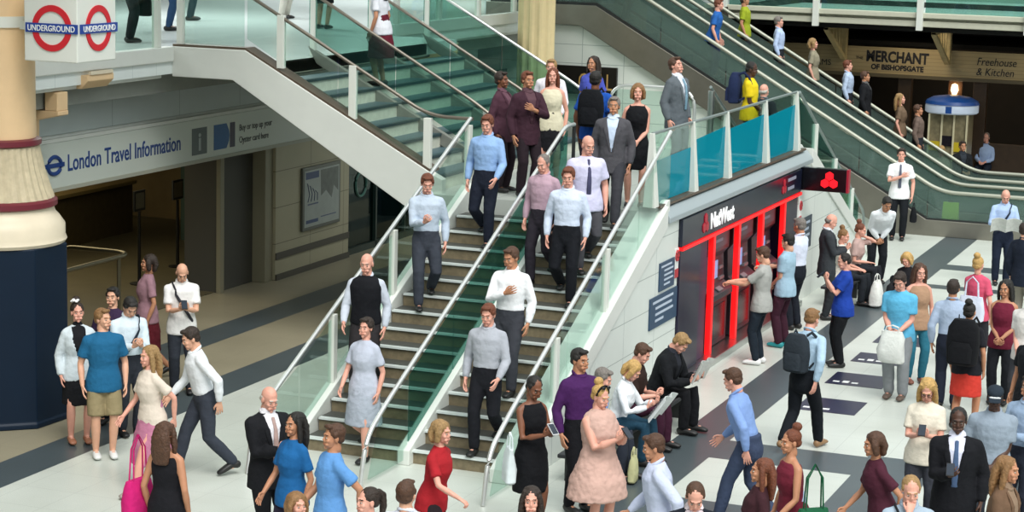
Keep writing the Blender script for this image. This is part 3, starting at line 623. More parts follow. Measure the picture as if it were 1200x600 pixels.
# ================================================================== ESCALATORS
SE = .553
def escalator(label, ya, yc, xend=-3.6):
    t = thing('escalator', label, 'escalator', (-9, (ya+yc)/2, 0), 'escalators up to the upper level')
    zt = lambda x: 4.43-SE*(x+15.12)          # top edge of the side panel
    xb = -15.12+(4.43-.33)/SE                 # where it flattens at the foot
    ztop = UZ+.3; xt = -15.12-(ztop-4.43)/SE
    for y in (ya, yc):
        inner = y+.06
        MB().prism([(-17.5, UZ-.1), (-17.5, ztop), (xt, ztop), (xb, .33), (xend, .33), (xend, 0), (xb-.75, 0), (-15.12-.2, 4.43-.52)], 'y', y-.07, y+.07).build('side_panel', esc_metal, t, bevel=.012)
        MB().prism([(-17.4, ztop), (xt, ztop), (xb, .33), (xend+.1, .33), (xend+.1, .36), (xb+.02, .36), (xt+.02, ztop+.06), (-17.4, ztop+.06)], 'y', y-.05, y+.05).build('skirt_trim', dark_metal, t)
        for a, c in ((xt-1.8, xt), ):
            MB().prism([(a, ztop+.06), (c, ztop+.06), (c, ztop+.85), (a, ztop+.85)], 'y', y-.008, y+.008).build('glass_panel', esc_glass, t)
        L = xb-xt
        for k in range(5):
            a = xt+L*k/5+.012; c = xt+L*(k+1)/5-.012
            MB().prism([(a, zt(a)+.05), (c, zt(c)+.05), (c, zt(c)+.68), (a, zt(a)+.68)], 'y', y-.008, y+.008).build('glass_panel', esc_glass, t)
        MB().prism([(xb+.01, .36), (xend+.5, .36), (xend+.2, .6), (xend+.35, .86), (xb+.3, .86), (xb+.01, 1.0)], 'y', y-.008, y+.008).build('glass_panel', esc_glass, t)
        bent_rail(t, [(xt-1.8, y, ztop+.88), (xt-.1, y, ztop+.88), (xb+.25, y, .9), (xend+.3, y, .9), (xend+.02, y, .62), (xend+.2, y, .4)], .042, mat('handrail_grey', '#a3a697', .4, .3))
    y0, y1 = ya+.1, yc-.1
    n = 22; gx = .4; rz = gx*SE
    x = xb+.12; z = .02
    MB().box(x, xend-.0, y0, y1, 0.0, .03).build('landing_plate', esc_metal, t)
    for k in range(n):
        xa = x-gx*k; zz = rz*(k+1)
        if zz > UZ: break
        MB().box(xa-gx, xa, y0, y1, zz-rz-.02 if k else .0, zz).build('step', mat('step_ribbed', '#4c4f4e', .4, .6, vary=.2, scale=60), t)
    return t, (lambda xx: x if xx is None else max(.03, min(UZ+.01, rz*(math.floor((x-xx)/gx)+1))))
E1, e1z = escalator('nearer escalator with glass sides climbing behind the landing, beside the white tiled wall', 42.45, 43.85)
E2, e2z = escalator('further escalator with glass sides, nearest to the dark pub front', 44.95, 46.35)
# ================================================================== PUB SIGN, BRACKETS, BALCONY
t = thing('pub_sign', 'long cream board fascia reading Merchant and Freehouse and Kitchen above the dark pub', 'sign', (-9, PY, 2.6))
MB().box(-13.55, -2.52, PY-.05, PY+.05, 2.62, 3.27).build('board', grid_mat('pub_sign_boards', '#ad9a74', '#857654', 0, 0, .09, .008, .6), t)
MB().box(-13.55, -2.52, PY-.12, PY-.05, 2.56, 2.64).build('lower_moulding', mat('pub_moulding', '#5a503c', .5), t)
ink = mat('pub_ink', '#17161f', .5)
text('lettering', 'MERCHANT', .36, (-10.85, PY-.055, 2.93), (1, 0, -.01), (.01, 0, 1), ink, t, .004, 'LEFT', .78, .014)
text('lettering', 'OF BISHOPSGATE', .17, (-10.72, PY-.055, 2.74), (1, 0, -.01), (.01, 0, 1), ink, t, .004, 'LEFT', .95, .008)
text('lettering', 'THE', .1, (-11.1, PY-.055, 2.96), (1, 0, 0), (0, 0, 1), ink, t, .004)
text('lettering', 'Freehouse', .26, (-8.2, PY-.055, 2.96), (1, 0, 0), (.15, 0, 1), ink, t, .004, 'LEFT', .85)
text('lettering', '& Kitchen', .26, (-8.2, PY-.055, 2.72), (1, 0, 0), (.15, 0, 1), ink, t, .004, 'LEFT', .85)
text('lettering', 'ARMS', .2, (-12.2, PY-.055, 2.78), (1, 0, 0), (0, 0, 1), ink, t, .004)
olive = mat('cream_ironwork', '#ae9c70', .5, vary=.15)
for x, lab in ((-11.35, 'cream lattice iron bracket under the balcony left of the Merchant lettering'), (-8.85, 'cream lattice iron bracket under the balcony between the two pub inscriptions')):
    t = thing('iron_bracket', lab, 'bracket', (x, PY-.1, 3.0), 'lattice brackets under the balcony')
    MB().box(x-.06, x+.06, PY-.35, PY-.14, 2.95, UZ-.25).build('wall_plate', olive, t, bevel=.01)
    MB().prism([(48.25, UZ-.32), (48.25, UZ-.25), (PY-.35, 3.05), (PY-.35, 2.95)], 'x', x-.06, x+.06).build('diagonal_arm', olive, t, bevel=.008)
    MB().prism([(48.25, UZ-.3), (48.25, UZ-.245), (PY-.35, UZ-.245), (PY-.35, UZ-.3)], 'x', x-.05, x+.05).build('top_bar', olive, t)
    m = MB(); L = PY-.35-48.25
    for k in range(1, 6):
        y = 48.25+L*k/6; zb = (UZ-.28)+(3.0-(UZ-.28))*k/6
        m.box(x-.03, x+.03, y-.03, y+.03, zb, UZ-.3)
        y2 = 48.25+L*(k-1)/6; m.tube([(x, y2, UZ-.3), (x, y, zb)], .025, 6)
    m.build('lattice', olive, t)
t = thing('balustrade', 'far balcony glass balustrade with white posts above the pub', 'balustrade', (-8, 48, UZ), 'glass balustrades of the upper level')
for x in (-13.7, -11.5, -9.1, -6.7, -4.3): MB().box(x-.07, x+.07, 47.72, 47.86, UZ-.2, UZ+1.15).build('post', white_metal, t, bevel=.008)
for a, c in ((-13.6, -11.6), (-11.4, -9.2), (-9.0, -6.8), (-6.6, -4.4)): MB().box(a, c, 47.87, 47.885, UZ+.205, UZ+1.1).build('glass_panel', green_glass, t)
bent_rail(t, [(-14, 47.87, UZ+1.14), (-4.2, 47.87, UZ+1.14)], .03)
# lamp behind the pub window
t = thing('wall_lantern', 'small glowing lantern on a timber post under the pub sign', 'lamp', (-9.9, PY, 2.2))
p = ony(1120, 104, PY)
t.location = (p.x, PY, p.z-.2)
MB().box(p.x-.16, p.x+.16, PY-.06, PY+.045, p.z-.3, p.z+.18).build('back_plate', mat('lamp_timber', '#5a3a1e', .5), t)
MB().lathe([(.05, -.12), (.09, -.02), (.07, .1), (.02, .13)], (p.x, PY-.15, p.z), 10).build('shade', mat('lamp_glow', '#ffd9a0', .5, emit=6), t, smooth=True)
# blue topped vending kiosk
p = ony(1114, 150, 49.6); kx = p.x
t = thing('vending_booth', 'yellow glazed booth with curved blue and white canopy standing before the pub', 'booth', (kx, 49.6, 0))
MB().box(kx-.48, kx+.48, 49.2, 50.0, 0, .12).build('base', dark_metal, t)
yel = mat('booth_yellow', '#b8a21a', .5, emit=.0)
MB().box(kx-.46, kx+.46, 49.22, 49.98, .12, .75).build('cabinet', mat('booth_panel', '#9a9276', .5, vary=.3, scale=6), t, bevel=.02)
for dx in (-.46, .14): MB().box(kx+dx, kx+dx+.32, 49.21, 49.23, 1.0, 1.22).build('yellow_panel', yel, t)
MB().box(kx-.46, kx+.46, 49.24, 49.96, .76, 1.86).build('glazed_case', mat('booth_case', '#7d745a', .35, vary=.35, scale=9), t)
MB().box(kx-.12, kx+.13, 49.2, 49.24, 1.12, 1.36).build('screen', mat('booth_screen', '#1c1820', .25), t)
for dx in (-.44, -.14, .14, .44): MB().box(kx+dx-.02, kx+dx+.02, 49.19, 49.24, .76, 1.86).build('frame_bar', mat('booth_frame', '#c8c0a0', .4), t)
MB().lathe([(.58, 1.87), (.62, 1.9), (.62, 2.05), (.6, 2.08)], (kx, 49.62, 0), 28).build('canopy_band', mat('booth_white', '#b9c6d8', .4, emit=.15), t, smooth=True)
MB().lathe([(.63, 2.085), (.6, 2.16), (.45, 2.24), (.2, 2.28)], (kx, 49.62, 0), 28).build('canopy', mat('booth_blue', '#164a94', .4), t, smooth=True)
MB().box(kx-.04, kx+.1, 49.0, 49.03, 1.9, 2.06).build('canopy_mark', mat('booth_blue', '#164a94', .4), t)
# dark shop sign on the tiled wall
t = thing('shop_sign', 'dark board with gold letters on the tiled wall behind the landing crowd', 'sign', (-15, 42.3, 2.5))
MB().box(-16.2, -14.45, 42.38, 42.465, 2.45, 3.05).build('board', mat('board_black', '#14110f', .4), t)
text('lettering', 'COLL', .5, (-15.32, 42.375, 2.56), (1, 0, 0), (0, 0, 1), mat('gold_letters', '#b8965a', .4), t, .004, 'LEFT', .62)
# ================================================================== FLOOR ADVERTS, BENCHES
adv = mat('floor_vinyl', '#1b1c3a', .35, vary=.15, scale=4)
for i, (y0, y1, lab) in enumerate(((26.3, 27.1, 'dark navy floor advert with white print nearest the front, wholly bare'), (28.0, 28.8, 'dark navy floor advert under the shoes of the woman in the blue top'), (29.6, 30.3, 'dark navy floor advert beyond the woman in blue, third from the front'), (31.1, 31.8, 'dark navy floor advert furthest from the front'))):
    t = thing('floor_advert', lab, 'floor advert', (-5.95, y0, 0), 'floor adverts on the white strip')
    MB().box(-6.36, -5.56, y0, y1, .001, .004).build('vinyl', adv, t)
    b = MB()
    for k in range(3): b.box(-6.28+.13*k, -6.19+.13*k, y0+.14, y0+.22+.05*(k % 2), .004, .0046)
    b.build('print_mark', sign_white, t)
for (x0, x1, y0, y1, lab) in ((-7.88, -7.46, 21.5, 25.3, 'low dark bench along the tiled wall under the row of seated readers'), (-7.78, -7.36, 33.6, 35.7, 'low dark bench beside the far staircase under the seated women')):
    t = thing('bench', lab, 'bench', (x0, y0, 0))
    MB().box(x0, x1, y0, y1, .295, .34).build('seat', mat('bench_dark', '#24262a', .5), t, bevel=.01)
    for y in (y0+.15, (y0+y1)/2, y1-.2): MB().box(x0+.04, x1-.04, y, y+.06, 0.0, .295).build('leg', dark_metal, t)
# grey litter bin / post by the cash queue
# ================================================================== LIGHT
w = bpy.data.worlds.new('sky'); S.world = w; S.view_settings.exposure = .12; w.use_nodes = True; nt = w.node_tree; N = nt.nodes; L = nt.links
bg = N['Background']; tc = N.new('ShaderNodeTexCoord'); sp = N.new('ShaderNodeSeparateXYZ'); L.new(tc.outputs['Generated'], sp.inputs[0])
r = N.new('ShaderNodeValToRGB'); e = r.color_ramp.elements
e[0].position = .0; e[0].color = (.14, .16, .16, 1); e[1].position = 1; e[1].color = (.95, 1.0, 1.0, 1)
q = e.new(.25); q.color = (.58, .64, .64, 1); q = e.new(.6); q.color = (.85, .92, .93, 1)
L.new(sp.outputs[2], r.inputs['Fac']); L.new(r.outputs['Color'], bg.inputs['Color']); bg.inputs['Strength'].default_value = 1.05
sl = bpy.data.lights.new('hall_daylight', 'SUN'); sl.energy = 2.9; sl.angle = math.radians(35); sl.color = (1, .985, .95)
so = bpy.data.objects.new('hall_daylight', sl); COL.objects.link(so); so.rotation_euler = V((-.5, .62, -1)).to_track_quat('-Z', 'Y').to_euler()
for (x, y, z, pw, sz, c) in ((-20, 29, 2.65, 70, 3, (1, .85, .55)), (-24, 31, 2.65, 80, 3, (1, .82, .5)), (-21, 26, 8.5, 420, 4, (.95, 1, 1)), (-21, 36, 8.5, 420, 4, (.95, 1, 1)), (-21, 46, 8.5, 420, 4, (.95, 1, 1)),  (-9, 52.5, 3.2, 25, 2, (1, .7, .4)), (-5.5, 52.5, 3.2, 15, 2, (1, .7, .4)), (-9.5, 49.3, 3.75, 18, 1.2, (1, .85, .6)), (-6, 49.3, 3.75, 12, 1.2, (1, .85, .6))):
    al = bpy.data.lights.new('added_area_light', 'AREA'); al.energy = pw; al.size = sz; al.color = c  # unseen area lights added to brighten the office, upper floor and pub
    ao = bpy.data.objects.new('added_area_light', al); COL.objects.link(ao); ao.location = (x, y, z)
# ================================================================== PEOPLE: one continuous body mesh each, clothes and hair as parts
STAGE = []            # (temp object) waiting for one depsgraph evaluation
def stage(mb, voxel, smooth=4, disp=0.0, dscale=.12, fac=.5):
    me = mb.mesh('stage'); o = bpy.data.objects.new('stage', me); COL.objects.link(o)
    r = o.modifiers.new('r', 'REMESH'); r.mode = 'VOXEL'; r.voxel_size = voxel; r.use_smooth_shade = True
    if smooth: s = o.modifiers.new('s', 'SMOOTH'); s.iterations = smooth; s.factor = fac
    if disp:
        tx = bpy.data.textures.new('folds', 'CLOUDS'); tx.noise_scale = dscale; tx.noise_depth = 1
        d = o.modifiers.new('d', 'DISPLACE'); d.texture = tx; d.strength = disp; d.mid_level = .35; d.texture_coords = 'LOCAL'
    STAGE.append(o); return o
def flush():
    """evaluate every staged mesh once; returns {object: (verts Nx3, faces list of arrays)}"""
    dg = bpy.context.evaluated_depsgraph_get(); out = {}
    for o in STAGE:
        me = bpy.data.meshes.new_from_object(o.evaluated_get(dg))
        n = len(me.vertices); co = np.empty(n*3, 'f'); me.vertices.foreach_get('co', co)
        k = len(me.loops); li = np.empty(k, 'i'); me.loops.foreach_get('vertex_index', li)
        ls = np.empty(len(me.polygons), 'i'); me.polygons.foreach_get('loop_total', ls)
        out[o.name] = (co.reshape(-1, 3), li, ls); bpy.data.meshes.remove(me)
    for o in STAGE: 
        me = o.data; bpy.data.objects.remove(o); bpy.data.meshes.remove(me)
    STAGE.clear(); return out
def raw_mesh(name, parts, mats):
    """parts: list of (co, li, ls, material index array or int)"""
    co = np.concatenate([p[0] for p in parts]); offs = np.cumsum([0]+[len(p[0]) for p in parts])[:-1]
    li = np.concatenate([p[1]+o for p, o in zip(parts, offs)]); ls = np.concatenate([p[2] for p in parts])
    mi = np.concatenate([np.full(len(p[2]), p[3], 'i') if np.isscalar(p[3]) else p[3] for p in parts])
    me = bpy.data.meshes.new(name); me.vertices.add(len(co)); me.loops.add(len(li)); me.polygons.add(len(ls))
    me.vertices.foreach_set('co', co.astype('f').ravel()); me.loops.foreach_set('vertex_index', li.astype('i'))
    st = np.concatenate([[0], np.cumsum(ls)[:-1]]).astype('i'); me.polygons.foreach_set('loop_start', st)
    try: me.polygons.foreach_set('loop_total', ls.astype('i'))
    except Exception: pass
    me.polygons.foreach_set('material_index', mi.astype('i')); me.polygons.foreach_set('use_smooth', np.ones(len(ls), bool))
    me.update(calc_edges=True); me.validate()
    for m in mats: me.materials.append(m)
    return me
def centers(co, li, ls):
    st = np.concatenate([[0], np.cumsum(ls)[:-1]]); return np.add.reduceat(co[li], st, axis=0)/ls[:, None]
def keep_faces(part, mask):
    co, li, ls = part[:3]; st = np.concatenate([[0], np.cumsum(ls)[:-1]])
    lm = np.repeat(mask, ls); li2 = li[lm]; ls2 = ls[mask]; u, inv = np.unique(li2, return_inverse=True)
    return (co[u], inv.astype('i'), ls2)
# ---------------------------------------------------------------- templates (origin: head joint / wrist; scale of a 1.75 m person)
def head_mb(fem):
    b = MB(); k = .95 if fem else 1.0
    b.ell((0, -.012, .15), (.074*k, .094, .09)); b.ell((0, .03, .10), (.060*k, .062, .085)); b.ell((0, .036, .048), (.047*k, .05, .036)); b.ell((0, .076, .024), (.020*k, .018, .018))
    b.ell((0, .078, .147), (.05, .018, .013)); b.tube([(0, .084, .137), (0, .096, .112), (0, .103, .096)], [.008, .010, .013], 8); b.ell((0, .094, .087), (.017, .011, .008))
    for s in (-1, 1):
        b.ell((s*.034, .066, .094), (.024, .024, .022)); b.ell((s*.074*k, -.004, .112), (.010, .021, .033)); b.ell((s*.030, .076, .058), (.018, .02, .018))
    b.ell((0, .086, .060), (.024, .012, .007)); b.ell((0, .085, .049), (.021, .012, .007))
    nk = .047 if fem else .056
    b.limb([(0, -.02, .0), (0, -.016, .03), (0, -.012, .07)], [(nk, nk), (nk, nk), (nk, nk)], (1, 0, 0)); return b
def hand_mb(curl):
    b = MB(); b.limb([(0, 0, .0), (0, 0, .045), (.002, .002, .085)], [(.026, .019), (.036, .016), (.039, .013)], (1, 0, 0), 12)
    for x, ln, spread in ((-.030, .072, -.16), (-.010, .083, -.05), (.011, .077, .05), (.031, .060, .16)):
        p = V((x, 0, .088)); P = [p-V((0, 0, .02)), p]; d = V((math.sin(spread), 0, math.cos(spread))); ang = 0
        for q, (f, c) in enumerate(((.45, .35), (.32, .6), (.25, .45))):
            ang += curl*c*1.9; dd = V((d.x*math.cos(ang), math.sin(ang), d.z*math.cos(ang))); p = p+dd*ln*f; P.append(p)
        b.limb(P, [.0098, .0095, .0088, .008, .0066], (1, 0, 0), 8)
    P = [V((-.018, .006, .02)), V((-.042, .014, .045)), V((-.053, .024+.012*curl, .072)), V((-.050+.018*curl, .034+.022*curl, .097))]
    b.limb(P, [.014, .0125, .0105, .008], (0, 1, 0), 8); return b
def hair_mb(style):
    b = MB()
    if style in ('short', 'crop'):
        g = 0 if style == 'crop' else .006
        b.ell((0, -.024, .163), (.079+g, .09+g, .082+g)); b.ell((0, -.05, .11), (.073+g, .055, .06)); 
        for s in (-1, 1): b.ell((s*.07, .004, .15), (.012+g, .03, .032))
        if g: b.ell((0, .05, .222), (.06, .038, .022))
    elif style == 'bald':
        b.ell((0, -.05, .105), (.078, .058, .042))
        for s in (-1, 1): b.ell((s*.069, -.022, .125), (.012, .035, .024))
    elif style in ('long', 'wavy'):
        b.ell((0, -.024, .166), (.084, .095, .084)); w = .026 if style == 'long' else .030
        b.limb([(0, -.07, .2), (0, -.095, .1), (0, -.10, -.03), (0, -.095, -.14)], [(.075, .04), (.098, .05), (.105, .045), (.085, .03)], (1, 0, 0))
        for s in (-1, 1): b.limb([(s*.060, .008, .205), (s*.083, .008, .13), (s*.09, .004, .03), (s*.094, .004, -.07)], [(w*.7, w), (w*.8, w*1.1), (w, w*1.1), (w*.7, w*.7)], (1, 0, 0))
    elif style == 'bob':
        b.ell((0, -.022, .168), (.088, .097, .085)); b.limb([(0, -.07, .19), (0, -.088, .1), (0, -.07, .03)], [(.078, .04), (.095, .05), (.09, .04)], (1, 0, 0))
        for s in (-1, 1): b.limb([(s*.06, .015, .2), (s*.086, .016, .13), (s*.088, .012, .045)], [(.022, .035), (.026, .04), (.024, .034)], (1, 0, 0))
    elif style == 'bun':
        b.ell((0, -.024, .166), (.083, .094, .083)); b.ell((0, -.06, .11), (.074, .052, .055)); b.ell((0, -.075, .265), (.052, .05, .045))
    elif style == 'pony':
        b.ell((0, -.024, .165), (.082, .094, .083)); b.ell((0, -.06, .11), (.07, .05, .055)); b.limb([(0, -.11, .19), (0, -.15, .16), (.0, -.16, .05), (0, -.14, -.06)], [(.03, .03), (.035, .035), (.04, .03), (.02, .015)], (1, 0, 0))
    elif style == 'curly':
        b.ell((0, -.025, .175), (.1, .105, .09)); b.ell((0, -.06, .11), (.09, .065, .07))
        for k in range(26):
            a = rng.uniform(0, 6.28); t = rng.uniform(.1, 1.5); b.ell((.09*math.sin(t)*math.cos(a), -.03+.095*math.sin(t)*math.sin(a), .17+.09*math.cos(t)), (.024,)*3, 8, 6)
    elif style == 'cap':
        b.ell((0, -.06, .105), (.072, .052, .05))
        for s in (-1, 1): b.ell((s*.07, -.01, .14), (.012, .03, .03))
    return b
HS = ('short', 'crop', 'bald', 'long', 'wavy', 'bob', 'bun', 'pony', 'curly', 'cap')
tk = {}
for f in (0, 1): tk['h%d' % f] = stage(head_mb(f), .0052, 3).name
for c in (.25, .85): tk['g%s' % c] = stage(hand_mb(c), .0036, 3).name
for h in HS: tk['r'+h] = stage(hair_mb(h), .007, 2, .011 if h in ('wavy', 'curly') else .007, .025).name
T_ = flush(); TPL = {k: T_[v] for k, v in tk.items()}
lid = MB()
def eye_part(fem):
    b = MB()
    for s in (-1, 1): b.ell((s*.030, .0825, .122), (.0115, .0085, .0060), 10, 6, 0); b.ell((s*.030, .0885, .122), (.0058, .0035, .0056), 8, 5, 1)
    return b
SK = {'fair': '#d9a589', 'pink': '#dba08c', 'tan': '#b98262', 'brown': '#7a4c35', 'dark': '#4b2f22'}
HC = {'black': '#17130f', 'dark': '#2b1e15', 'brown': '#4e3220', 'auburn': '#6b3820', 'blond': '#c09a5c', 'lightbrown': '#86623c', 'grey': '#77706a', 'white': '#bdb8ae', 'sandy': '#9a7a4e'}
def skin_mats(tone, hair):
    c = SK[tone]; rgb = [int(c[i:i+2], 16) for i in (1, 3, 5)]
    lip = '#%02x%02x%02x' % (int(rgb[0]*.86), int(rgb[1]*.74), int(rgb[2]*.74)); brow = HC.get(hair, '#2b1e15')
    return [mat('skin_'+tone, c, .55, vary=.06, scale=14), mat('lips_'+tone, lip, .5), mat('brows_'+hair, brow, .8), mat('eye_white', '#b9b2a8' if tone not in ('dark', 'brown') else '#857b70', .6), mat('iris_dark', '#1d130d', .25)]
def cloth(hexc, vary=.07): return mat('cloth_'+hexc[1:], hexc, .85, vary=vary, scale=9, bump=.6, bscale=16, spec=.2)
def ik(a, c, l1, l2, pole):
    d = c-a; L = d.length; mx = (l1+l2)*.995
    if L > mx: c = a+d*(mx/L); d = c-a; L = mx
    L = max(L, abs(l1-l2)+.01); u = d.normalized(); x = (l1*l1-l2*l2+L*L)/(2*L); h = math.sqrt(max(0, l1*l1-x*x))
    p = pole-u*pole.dot(u); p = p.normalized() if p.length > 1e-6 else V((0, 1, 0))
    return a+u*x+p*h, c
PENDING = []
PEOPLE = []
def person(label, loc, face=0, h=1.75, fem=False, pose='stand', arms=('side', 'side'), lean=0, head=(0, 0), skin='fair', hair=('short', 'dark'), top=('shirt', '#dddddd'), bottom=('trousers', '#22242c'), shoes='#1a1a1a', wide=1.0, seat=.45, inner=None, tie=None, group='commuters on the concourse', stride=.28, extras=(), name='person'):
    """stage the meshes of one person standing at loc (feet), facing FACE degrees from the camera direction (90 = towards image right)"""
    loc = V(loc); s = h/1.75; R = {}
    tc = V((CAM.x-loc.x, CAM.y-loc.y, 0)).normalized(); ir = V((-tc.y, tc.x, 0)); a = math.radians(face); f = tc*math.cos(a)+ir*math.sin(a)
    rz = math.atan2(-f.x, f.y)
    P = lambda x, y, z: V((x*s, y*s, z*s))
    hipz = .93; hy = 0.0
    ank = {1: (.095, 0, .075), -1: (-.095, .02, .075)}; kp = {1: V((.15, 1, .1)), -1: V((-.15, 1, .1))}; toe = {1: 0, -1: 0}
    if pose == 'walk': ank = {1: (.085, stride, .08), -1: (-.085, -stride*1.05, .15)}; hipz = .905; toe[-1] = -.7
    elif pose == 'walk2': ank = {-1: (-.085, stride, .08), 1: (.085, -stride*1.05, .15)}; hipz = .905; toe[1] = -.7
    elif pose == 'down': ank = {1: (.09, .05, .075), -1: (-.09, -.30/s, (.075*s+.16)/s)}; hipz = .93; hy = -.06
    elif pose == 'down2': ank = {-1: (-.09, .05, .075), 1: (.09, -.30/s, (.075*s+.16)/s)}; hipz = .93; hy = -.06
    elif pose == 'sit': hipz = seat/s+.10; ank = {1: (.12, .40, .075), -1: (-.11, .44, .075)}; kp = {1: V((.12, 1, .9)), -1: V((-.12, 1, .9))}
    elif pose == 'floor': hipz = .11; ank = {1: (.14, .48, .075), -1: (-.12, .55, .075)}; kp = {1: V((.2, .3, 1)), -1: V((-.2, .3, 1))}
    elif pose == 'apart': ank = {1: (.16, .03, .075), -1: (-.16, -.02, .075)}; hipz = .92
    H = P(0, hy, hipz); lr = math.radians(lean); cl, sl_ = math.cos(lr), math.sin(lr)
    def U(x, y, z):      # torso point given in upright coordinates above the hips (z measured standing: hip = .93)
        y2, z2 = y, z-.93
        return H+V((x*s, (y2*cl+z2*sl_)*s, (z2*cl-y2*sl_)*s))
    w = wide
    prof = [(.84, .150, .115, 0), (.93, .162, .112, -.005), (1.02, .150, .104, 0), (1.10, .142, .102, .0), (1.24, .163, .115, .0), (1.35, .172, .112, -.008), (1.425, .125, .078, -.02), (1.475, .062, .058, -.022)] if not fem else \
           [(.84, .158, .118, 0), (.93, .165, .114, -.005), (1.02, .145, .100, 0), (1.10, .126, .092, 0), (1.24, .142, .122, .012), (1.33, .15, .108, .0), (1.41, .112, .072, -.02), (1.47, .052, .05, -.022)]
    shw, shz = (.172, 1.385) if not fem else (.146, 1.375)
    def torso(b, z0, z1, inf, grow=1.0, fl=(0, 0)):
        pts, rad = [], []
        for z, rx, ry, yo in prof:
            if z0-1e-6 <= z <= z1+1e-6: pts.append(U(0, yo, z)); rad.append(((rx*w*grow+inf)*s, (ry*(w if w < 1 else 1+(w-1)*1.4)*grow+inf)*s))
        if len(pts) > 1: b.limb(pts, rad, (1, 0, 0), 18, 0, fl)
    sho = {k: U(k*shw*(1+(w-1)*.5), -.015, shz) for k in (1, -1)}; C = U(0, 0, 1.40)
    hp = {k: H+P(k*.088, 0, -.01) for k in (1, -1)}
    hd_base = U(0, -.028, 1.505)
    hpitch, hyaw = head
    hr = Matrix.Rotation(math.radians(-hyaw), 3, 'Z') @ Matrix.Rotation(math.radians(-(hpitch+lean*.55)), 3, 'X')
    R['head'] = (hd_base, hr)
    arm = {}
    for k, am in ((1, arms[0]), (-1, arms[1])):
        sh = sho[k]; pole = V((k*.5, -.7, -.5)); pn = V((-k, .15, 0)); dz = None
        if am == 'side': t = sh+P(k*.07, .05, -.525)
        elif am == 'fwd': t = sh+P(k*.04, .24, -.46)
        elif am == 'bwd': t = sh+P(k*.06, -.20, -.47)
        elif am == 'phone': t = U(k*.045, .30, 1.17); pn = V((-k*.5, -.6, .6))
        elif am == 'phone1': t = U(k*.06, .33, 1.24); pn = V((-k*.4, -.7, .5))
        elif am == 'high': t = U(k*.03, .27, 1.34); pn = V((-k*.4, -.7, .4))
        elif am == 'chest': t = U(-k*.03, .20, 1.24); pn = V((0, -1, .1)); pole = V((k, -.2, -.5))
        elif am == 'mouth': t = hd_base+hr @ P(k*.02, .15, .0); pn = V((0, -1, .2)); pole = V((k*.6, .1, -1))
        elif am == 'cheek': t = hd_base+hr @ P(k*.085, .05, .02); pn = V((-k, 0, .2)); pole = V((k*.6, .3, -1))
        elif am == 'pocket': t = H+P(k*.205, .07, .0); pole = V((k, -.6, 0))
        elif am == 'reach': t = U(k*.10, .46, 1.18); pn = V((0, 0, -1))
        elif am == 'out': t = U(k*.22, .42, 1.10); pn = V((0, .2, -1))
        elif am == 'read': t = U(k*.13, .33, 1.12); pn = V((-k*.6, -.6, .6))
        elif am == 'readup': t = U(k*.13, .37, 1.30); pn = V((-k*.6, -.6, .6))
        elif am == 'lap': t = H+P(k*.07, .30, .13); pn = V((0, 0, -1))
        elif am == 'rail': t = sh+P(k*.22, .30, -.34); pn = V((0, 0, -1))
        elif am == 'strap': t = sh+P(-k*.045, .10, -.10); pole = V((k*.7, .1, -1)); pn = V((0, -1, 0))
        elif am == 'bag': t = U(k*.05, .24, .98); pn = V((-k, -.3, 0))
        elif am == 'akimbo': t = H+P(k*.18, .05, .08); pole = V((k, -.4, 0))
        elif am == 'low': t = U(k*.02, .20, .95); pn = V((-k*.5, -.8, 0))
        else: t = sh+P(*am)
        e, t = ik(sh, t, .295*s, .262*s, pole); arm[k] = (sh, e, t, pn, am)
    leg = {}
    for k in (1, -1):
        t = P(*ank[k]); kn, t = ik(hp[k], t, .435*s, .43*s, kp[k]); leg[k] = (hp[k], kn, t)
    R.update(arm=arm, leg=leg, H=H, C=C, U=U, s=s, rz=rz)
    # -------- body
    b = MB(); torso(b, .8 if pose not in ('sit', 'floor') else .93, 1.48, 0)
    fw_ = 1.0 if not fem else .9
    for k in (1, -1):
        sh, e, t, pn, am = arm[k]
        b.limb([U(k*.08, -.018, 1.42), sh], [.046*s*fw_, .047*s*fw_*w], (0, 0, 1))
        b.limb([sh, sh.lerp(e, .5), e, e.lerp(t, .35), t], [.048*s*fw_*w, .045*s*fw_*w, .037*s*fw_*w, .039*s*fw_*w, .026*s*fw_], (0, 1, 0), 12)
        h0, kn, an = leg[k]
        b.limb([h0, h0.lerp(kn, .45), kn, kn.lerp(an, .35), an], [.085*s*w, .074*s*w, .054*s, .055*s, .036*s], (0, 1, 0), 14)
        fd = P(0, .15, -.035+.1*toe[k]); b.limb([an+P(0, -.03, -.03), an+fd*.6+P(0, 0, -.0), an+fd], [(.034*s, .04*s), (.038*s, .03*s), (.035*s, .02*s)], (1, 0, 0), 10)
    b.limb([U(0, -.02, 1.44), hd_base+hr @ P(0, -.012, .05)], [(.056 if not fem else .046)*s]*2, (1, 0, 0), 12)
    jobs = {'body': stage(b, .0125*s, 4).name}
    # -------- clothes
    G = {}
    kind, tcol = top[0], top[1]
    def sleeves(b, frac, inf, cuff):
        for k in (1, -1):
            sh, e, t, pn, am = arm[k]; L1 = (e-sh).length; L2 = (t-e).length; end = frac*(L1+L2)
            b.limb([U(k*.075, -.02, 1.415), sh], [(.044+inf)*s*fw_, (.046+inf)*s*fw_*w], (0, 0, 1))
            pts = [sh, sh.lerp(e, .5)]; rad = [(.047+inf)*s*fw_*w, (.047+inf)*s*fw_*w]
            if end <= L1: q = sh.lerp(e, end/L1); pts = [sh, sh.lerp(q, .5), q]; rad += [(.050+inf*1.5)*s*fw_*w]
            else:
                q = e.lerp(t, (end-L1)/L2); pts += [e, e.lerp(q, .5), q]; rad += [(.043+inf)*s*fw_*w, (.042+inf)*s*fw_*w, cuff*s]
            b.limb(pts, rad, (0, 1, 0), 12, 0, (0, 1))
